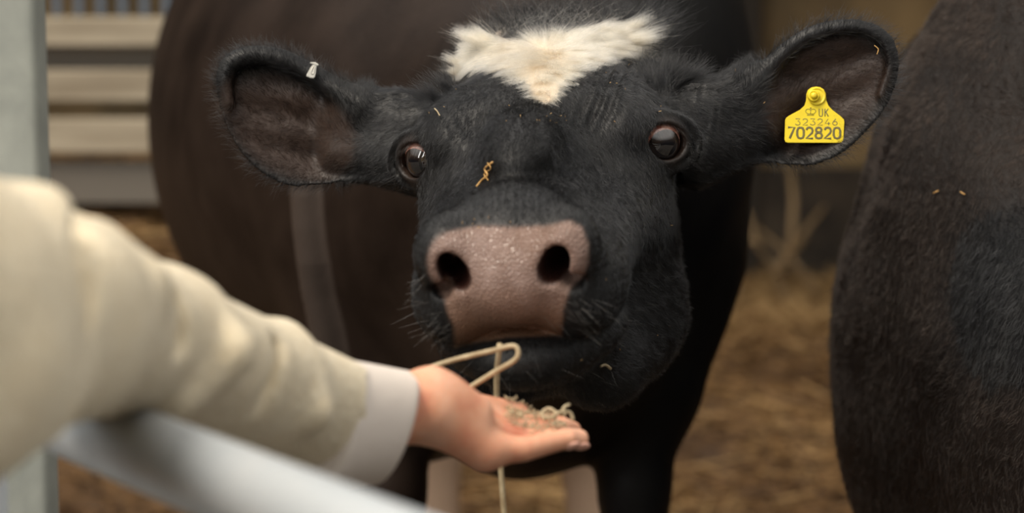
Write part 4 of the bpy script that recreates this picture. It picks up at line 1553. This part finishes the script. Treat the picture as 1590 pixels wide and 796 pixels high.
# thin pale curls on top of the head
TR, TN, TC, TL = [], [], [], []
for k in range(300):
    x = rr_.uniform(755, 950); y = rr_.uniform(30, 60)
    TR.append(root(x, y)); TN.append(-FWD * 0.4 + UP * 0.8)
    TC.append(RIGHT * rr_.normal(0.1, 0.8) + UP * rr_.uniform(0.4, 1.0)); TL.append(rr_.uniform(0.014, 0.034))
TR, TN, TC, TL = (np.array(q, dtype=f32) for q in (TR, TN, TC, TL))
grow('crown_curls', TR, unit(TN), TC, TL, 0.5, m_grey_hair, cow, 0.00011, clump=0.0, jitter=0.3, npt=9, curl=0.38)

# eyelashes and whiskers
TR, TC, TL = [], [], []
for s in (-1, 1):
    side_ = np.cross(LOOK, [0, 0, 1.0]); side_ /= np.linalg.norm(side_)
    upv_ = np.cross(side_, LOOK)
    for k in range(120):
        a_ = rr_.uniform(-0.15 * PI, 0.65 * PI)
        q = np.array([EYE_C, 0, 0]) + LOOK * 1.5 - side_ * 0 + np.sign(side_[0]) * side_ * math.cos(a_) * 1.95 + upv_ * math.sin(a_) * 1.65
        dd = LOOK * 0.35 + np.sign(side_[0]) * side_ * (0.5 + math.cos(a_) * 0.9) + upv_ * (math.sin(a_) * 0.5 - 0.35)
        q[0] *= s; dd[0] *= s
        TR.append(from_head(q)); dw = HX * dd[0] + HF * dd[1] + HU * dd[2]; TC.append(dw / np.linalg.norm(dw)); TL.append(rr_.uniform(0.005, 0.012))
TR, TC, TL = (np.array(q, dtype=f32) for q in (TR, TC, TL))
grow('eyelashes', TR, unit(TC * 0.6 + UP.astype(f32) * 0.1), TC, TL, 0.5, m_grey_hair, cow, 0.00009, clump=0.2, jitter=0.15, npt=5, droop=0.25)
TR, TC, TL = [], [], []
for (x, y, sx, sy, n_) in ((680, 515, 22, 18, 26), (900, 485, 20, 20, 24), (800, 575, 80, 18, 22), (950, 500, 20, 20, 8), (930, 640, 40, 12, 26), (655, 470, 8, 40, 12)):
    for k in range(n_):
        xx, yy = rr_.normal(x, sx), rr_.normal(y, sy)
        h0 = ray_hit(cow_sdf, xx, yy, 1.6, 2.3, 300)
        if h0 is None:
            continue
        TR.append(h0); TC.append(RIGHT * (1.2 if xx > 790 else -1.2) * abs(xx - 790) / 130 - UP * 0.8 + rr_.normal(0, 0.2, 3)); TL.append(rr_.uniform(0.008, 0.018))
TR, TC, TL = (np.array(q, dtype=f32) for q in (TR, TC, TL))
grow('whiskers', TR, np.tile(-FWD.astype(f32), (len(TR), 1)), TC, TL, 0.35, m_grey_hair, cow, 0.00013, clump=0.0, jitter=0.25, npt=5)

# short coat on the second cow's flank
f2 = C2V[C2F].mean(1)
n2v = vnormals(C2V, C2F)
n2f = unit(n2v[C2F].mean(1))
p2x, p2y, d2_ = project(f2)
fc2 = ((CAM - f2) * n2f).sum(1) / np.linalg.norm(CAM - f2, axis=1)
w2 = (fc2 > -0.1) & (p2x < 1640) & (p2y > -40) & (p2y < 840) & (d2_ < 2.9)
R, fi = sample_mesh(C2V, C2F, NFUR // 3, w2.astype(f32), 9)
Nn = n2f[fi]
rpx, rpy, rD = project(R)
dkm = face_mean(dk, C2F)[fi]
flow = unit(-UP.astype(f32)[None, :] * 1.0 + RIGHT.astype(f32)[None, :] * 0.35 + wob(R, 28.0, 3.0) * 0.7)
sel = dkm < 0.5
grow('coat', R[sel], Nn[sel], flow[sel], np.full(sel.sum(), 0.0075, dtype=f32), 0.25, m_brown_hair, cow2, 0.00016, clump=0.6, cell=0.012, jitter=0.3)
sel = ~sel
grow('dark_coat', R[sel], Nn[sel], flow[sel], np.full(sel.sum(), 0.011, dtype=f32), 0.3, m_black_hair, cow2, 0.00016, clump=0.7, cell=0.014, jitter=0.3)
# ------------------------------------------------------------------ ear tags
def px_frame(px, py, lift, tilt=(0, 0, 1)):
    h = ray_hit(cow_sdf, px, py, 1.8, 2.6, 3000)
    o = np.asarray(h, dtype=float)
    D = (o - CAM) @ FWD - lift
    o = P(px, py, D)
    n = c2w(tilt); n = n / np.linalg.norm(n)
    x = RIGHT - n * (RIGHT @ n); x /= np.linalg.norm(x)
    y = np.cross(n, x)
    return o, x, y, n, D


def frame_matrix(o, x, y, n):
    M = Matrix((Vector(x), Vector(y), Vector(n))).transposed().to_4x4()
    M.translation = Vector(o)
    return M


m_yel, nt, b = mat('yellow_plastic', (0.86, 0.66, 0.03), 0.38, spec=0.4)
n = noise_node(nt, 160, 5, 0.7)
n2 = noise_node(nt, 45, 3)
ys_ = ramp(nt, n.outputs[0], [(0.40, (0.86, 0.66, 0.035)), (0.62, (0.80, 0.56, 0.03)), (0.74, (0.45, 0.27, 0.03))])
nt.links.new(mix(nt, ramp(nt, n2.outputs[0], [(0.45, (0, 0, 0)), (0.7, (0.8,) * 3)]), (0.86, 0.67, 0.035), ys_), b.inputs['Base Color'])
m_ink, nt, b = mat('worn_ink', (0.16, 0.135, 0.05), 0.6)
o0, x0, y0, n0, D0 = px_frame(1264, 185, 0.008, (0.03, 0.05, 1.0))
S = D0 / F / 6.92           # metres per unit of the tag drawing
OUT = [(122, 672), (132, 698), (155, 706), (728, 706), (750, 698), (756, 680), (768, 480), (762, 452), (735, 425), (640, 352), (597, 305), (575, 250), (569, 175), (548, 130),
       (510, 106), (465, 100), (415, 108), (378, 135), (361, 180), (357, 250), (338, 305), (290, 350), (165, 418), (140, 438), (130, 462)]
tagE = bpy.data.objects.new('ear_tag', None)
COL.objects.link(tagE)
tagE.matrix_world = frame_matrix(o0, x0, y0, n0)
tag(tagE, 'yellow plastic ear tag printed UK 323246 702820', 'ear tag')


def dxy(x, y):
    return ((x - 443) * S, -(y - 450) * S)


def plate(name, pts, th, m, parent, z=0.0, bev=0.0003):
    bm = bmesh.new()
    vs = [bm.verts.new((p[0], p[1], z)) for p in pts]
    f = bm.faces.new(vs)
    if f.normal.z < 0: f.normal_flip()
    r = bmesh.ops.extrude_face_region(bm, geom=[f])
    bmesh.ops.translate(bm, vec=(0, 0, th), verts=[v for v in r['geom'] if isinstance(v, bmesh.types.BMVert)])
    bmesh.ops.recalc_face_normals(bm, faces=bm.faces)
    if bev:
        es = [e for e in bm.edges if abs(e.verts[0].co.z - e.verts[1].co.z) < 1e-7]
        bmesh.ops.bevel(bm, geom=es, offset=bev, segments=2, affect='EDGES')
    return link(name, from_bm(name, bm, False), m, parent)


plate('tag_panel', [dxy(*p) for p in OUT], 0.0016, m_yel, tagE)


def lathe(name, prof, c, m, parent, seg=40):
    bm = bmesh.new()
    rings = []
    for r, z in prof:
        rings.append([bm.verts.new((c[0] + r * math.cos(2 * PI * k / seg), c[1] + r * math.sin(2 * PI * k / seg), z)) for k in range(seg)])
    for i in range(len(rings) - 1):
        for k in range(seg):
            bm.faces.new((rings[i][k], rings[i][(k + 1) % seg], rings[i + 1][(k + 1) % seg], rings[i + 1][k]))
    bm.faces.new(rings[-1])
    bm.faces.new(rings[0][::-1])
    return link(name, from_bm(name, bm), m, parent)


u_ = S
lathe('button', [(98 * u_, 0.0005), (98 * u_, 0.0024), (92 * u_, 0.0030), (78 * u_, 0.0030), (74 * u_, 0.0024), (62 * u_, 0.0026)], dxy(470, 205), m_yel, tagE)
lathe('stud', [(64 * u_, 0.0018), (62 * u_, 0.0052), (55 * u_, 0.0058), (44 * u_, 0.0058), (42 * u_, 0.0052), (38 * u_, 0.0052), (37 * u_, 0.0070), (28 * u_, 0.0082), (12 * u_, 0.0088)], dxy(432, 204), m_yel, tagE)


GL = {'7': [[(0, 1), (1, 1), (0.25, 0)]],
      '0': [[(0.5, 1), (0.85, 0.93), (1, 0.7), (1, 0.3), (0.85, 0.07), (0.5, 0), (0.15, 0.07), (0, 0.3), (0, 0.7), (0.15, 0.93), (0.5, 1)]],
      '2': [[(0.02, 0.78), (0.2, 0.96), (0.5, 1), (0.85, 0.92), (0.97, 0.72), (0.85, 0.5), (0, 0), (1, 0)]],
      '3': [[(0.05, 1), (0.95, 1), (0.48, 0.6), (0.82, 0.52), (0.97, 0.3), (0.85, 0.08), (0.5, 0), (0.15, 0.05), (0, 0.2)]],
      '4': [[(0.62, 1), (0, 0.27), (1, 0.27)], [(0.72, 0.52), (0.72, 0)]],
      '6': [[(0.7, 1), (0.2, 0.6), (0.02, 0.3), (0.15, 0.07), (0.5, 0), (0.85, 0.07), (0.98, 0.3), (0.85, 0.52), (0.5, 0.6), (0.2, 0.52)]],
      '8': [[(0.5, 0.54), (0.15, 0.64), (0.08, 0.8), (0.2, 0.95), (0.5, 1), (0.8, 0.95), (0.92, 0.8), (0.85, 0.64), (0.5, 0.54), (0.12, 0.44), (0, 0.25), (0.15, 0.05), (0.5, 0),
             (0.85, 0.05), (1, 0.25), (0.88, 0.44), (0.5, 0.54)]],
      'U': [[(0, 1), (0, 0.25), (0.15, 0.05), (0.5, 0), (0.85, 0.05), (1, 0.25), (1, 1)]],
      'K': [[(0, 1), (0, 0)], [(1, 1), (0, 0.42)], [(0.28, 0.58), (1, 0)]]}


def lettering(txt, cx, cy, h, wtot, sw, parent, cw=0.62):
    n_ = len(txt)
    for k, ch in enumerate(txt):
        x0_ = cx - wtot / 2 + k * wtot / n_
        w_ = wtot / n_ * cw
        bm = bmesh.new()
        for pl in GL[ch]:
            pts = [dxy(x0_ + (wtot / n_ - w_) / 2 + a_ * w_, cy + h / 2 - b_ * h) for a_, b_ in pl]
            tube_bm(bm, [(q[0], q[1], 0) for q in pts], sw * S, 8)
        o = link('printed_' + ('digit' if ch.isdigit() else 'letter'), from_bm('glyph', bm), m_ink, parent)
        o.scale = (1, 1, 0.22)
        o.location = (0, 0, 0.00162)


lettering('UK', 545, 380, 84, 125, 6.0, tagE, 0.58)
lettering('323246', 465, 482, 68, 480, 5.0, tagE, 0.66)
lettering('702820', 440, 600, 118, 590, 13, tagE, 0.72)
# small crown printed beside the letters
bm = bmesh.new()


def cpt(x, y):
    q = dxy(x, y)
    return (q[0], q[1], 0.0017)


for pts in ([(365, 408), (440, 408)], [(372, 395), (434, 395)], [(372, 395), (350, 372), (355, 350), (378, 342), (403, 352)], [(434, 395), (457, 372), (452, 350), (428, 342), (403, 352)],
            [(403, 395), (403, 352)], [(403, 340), (403, 325)], [(393, 332), (413, 332)]):
    tube_bm(bm, [cpt(*p) for p in (smooth_line(pts, 4) if len(pts) > 2 else pts)], 3.0 * S, 6)
link('printed_crown', from_bm('printed_crown', bm), m_ink, tagE)

# metal clip on the other ear
m_clip, nt, b = mat('dull_white_metal', (0.62, 0.60, 0.54), 0.35, 0.5)
o1, x1, y1, n1_, D1 = px_frame(484, 116, 0.004, (0.1, 0.15, 1.0))
S1 = D1 / F / 13.27
clip = bpy.data.objects.new('ear_clip', None)
COL.objects.link(clip)
clip.matrix_world = frame_matrix(o1, x1, y1, n1_)
tag(clip, 'small pale metal clip pinched over the top edge of the untagged ear', 'ear clip')


def cxy(x, y):
    return ((x - 584) * S1, -(y - 478) * S1)


plate('clip_plate', [cxy(*p) for p in [(478, 520), (478, 480), (560, 325), (600, 275), (650, 265), (682, 300), (665, 470), (648, 535), (615, 560), (560, 555)]], 0.0018, m_clip, clip, 0.0, 0.0005)
plate('clip_top', [cxy(*p) for p in [(540, 240), (560, 220), (650, 218), (715, 255), (725, 280), (690, 296), (620, 270), (560, 250)]], 0.0016, m_clip, clip, 0.0006, 0.0004)
bm = bmesh.new()
tube_bm(bm, [(*cxy(*p), 0.0021) for p in smooth_line([(632, 300), (600, 350), (570, 430), (580, 465), (610, 468), (630, 420), (645, 320)], 4)], 0.0004, 8)
link('clip_loop', from_bm('clip_loop', bm), m_clip, clip)
bm = bmesh.new()      # the strip's other half, folded behind the ear
tube_bm(bm, [(*cxy(620, 258), 0.001), (*cxy(640, 215), -0.004), (*cxy(620, 300), -0.012)], 0.0011, 8)
link('clip_fold', from_bm('clip_fold', bm), m_clip, clip)

# ------------------------------------------------------------------ straws, chaff
m_st2, nt, b = mat('pale_straw', (0.62, 0.48, 0.27), 0.55)
n = noise_node(nt, 120, 3)
nt.links.new(ramp(nt, n.outputs[0], [(0.3, (0.30, 0.22, 0.12)), (0.7, (0.50, 0.41, 0.26))]), b.inputs['Base Color'])


def straw(pts, r, label, name='straw', m=None, group=None):
    pts = [Vector(p) for p in smooth_line([tuple(p) for p in pts], 6)] if len(pts) > 2 else [Vector(p) for p in pts]
    o_ = pts[0].copy()
    bm = bmesh.new()
    tube_bm(bm, [p - o_ for p in pts], r, 8)
    o = link(name, from_bm(name, bm), m or m_st2)
    o.location = o_
    tag(o, label, 'straw', group)
    return o


straw([P(776, 534, 1.735), P(771, 600, 1.755), P(776, 700, 1.765), P(785, 830, 1.765)], 0.0021, 'straight straw hanging from the lips down behind the hand')
straw([P(640, 580, 1.715), P(700, 560, 1.71), P(765, 544, 1.70), P(799, 537, 1.695), P(802, 556, 1.695), P(770, 576, 1.70), P(722, 606, 1.71)], 0.0019, 'looped pale straw held between the lips above the wrist')


def on_face(px, py, fn=cow_sdf, off=0.004, D0_=1.55, D1_=2.9):
    h = ray_hit(fn, px, py, D0_, D1_, 2500)
    return np.asarray(h, dtype=float) - FWD * off


def lay(pts, r, label, fn=cow_sdf, off=0.004, group=None, m=None):
    return straw([on_face(x, y, fn, off) for x, y in pts], r, label, 'straw', m, group)


m_or, nt, b = mat('orange_straw', (0.62, 0.36, 0.12), 0.6)
lay([(765, 252), (753, 262), (757, 272), (748, 280), (740, 290)], 0.0009, 'thin curled orange straw stuck on the bridge of the nose', m=m_or)
lay([(757, 253), (762, 262), (752, 270), (758, 280)], 0.0005, 'finer curled fibre tangled with the orange straw on the nose', m=m_or)
lay([(675, 169), (679, 173), (683, 180)], 0.0006, 'short golden straw chip on the brow over the narrower eye')
lay([(932, 568), (940, 566), (948, 572)], 0.0012, 'small chip of straw at the corner of the mouth')
lay([(1355, 72), (1361, 78), (1359, 86)], 0.0004, 'tiny curled fibre near the tip of the tagged ear', off=0.010, m=m_or)
lay([(1448, 300), (1456, 296)], 0.0006, 'short pale straw chip high on the brown flank', cow2_sdf, m=m_or)
lay([(1490, 298), (1497, 302)], 0.0006, 'tiny pale chip on the brown flank beside its darker patch', cow2_sdf, m=m_or)
# crumbs in the coat: too fine to count
rc_ = np.random.default_rng(21)
C0, DR, LS, RD, TT = [], [], [], [], []
for (cx_, cy_, sx, sy, n_) in ((845, 182, 50, 6, 14), (1000, 110, 60, 50, 14), (760, 345, 40, 5, 8), (700, 160, 40, 50, 5), (960, 420, 60, 120, 8), (1100, 90, 60, 30, 6), (860, 60, 90, 20, 5)):
    for k in range(n_):
        h = ray_hit(cow_sdf, rc_.normal(cx_, sx), rc_.normal(cy_, sy), 1.6, 2.3, 500)
        if h is None: continue
        C0.append(np.asarray(h, dtype=float) - FWD * 0.005); DR.append(rc_.normal(0, 1, 3) * (1, 0.3, 1)); LS.append(rc_.uniform(0.0008, 0.0025)); RD.append(rc_.uniform(0.0002, 0.0004)); TT.append(rc_.uniform(0.6, 1))
me = stalks('straw_crumbs', np.array(C0), np.array(DR), np.array(LS), np.array(RD), np.array(TT))
o = link('straw_crumbs', me, m_straw)
tag(o, 'tiny crumbs of straw caught in the coat of the face', 'straw', kind='stuff')

# feed in the hand
C0, DR, LS, RD, TT = [], [], [], [], []
for k in range(230):
    x = rc_.uniform(785, 878); D_ = rc_.uniform(1.64, 1.72)
    # drop onto the hand from above
    base = P(x, 640, D_)
    zz = np.linspace(base[2] + 0.04, base[2] - 0.04, 120)
    pts = np.stack([np.full(120, base[0]), np.full(120, base[1]), zz], 1).astype(f32)
    dd = hand_sdf(pts)
    kk = np.nonzero(dd < 0)[0]
    if len(kk) == 0 or kk[0] == 0: continue
    pt = pts[kk[0]].astype(float)
    C0.append(pt + (0, 0, rc_.uniform(0.0005, 0.0045))); DR.append(rc_.normal(0, 1, 3) * (1, 1, 0.35)); LS.append(rc_.uniform(0.002, 0.007)); RD.append(rc_.uniform(0.0003, 0.0008)); TT.append(rc_.uniform(0.55, 1.0))
me = stalks('feed', np.array(C0), np.array(DR), np.array(LS), np.array(RD), np.array(TT))
o = link('feed', me, m_st2)
tag(o, 'chopped straw feed heaped on the open palm', 'feed', kind='stuff')
for pts, r, lb in (([(846, 652, 1.665), (842, 640, 1.67), (853, 634, 1.67), (866, 642, 1.665)], 0.0012, 'small curled shaving at the wrist side of the feed heap'),
                   ([(858, 650, 1.66), (866, 641, 1.66), (884, 640, 1.665), (890, 652, 1.665)], 0.0012, 'curled shaving arched over the feed at the fingertips'),
                   ([(872, 642, 1.67), (876, 632, 1.675), (884, 628, 1.68)], 0.0011, 'short shaving standing up from the feed near the chin')):
    straw([P(*q) for q in pts], r, lb, 'shaving')
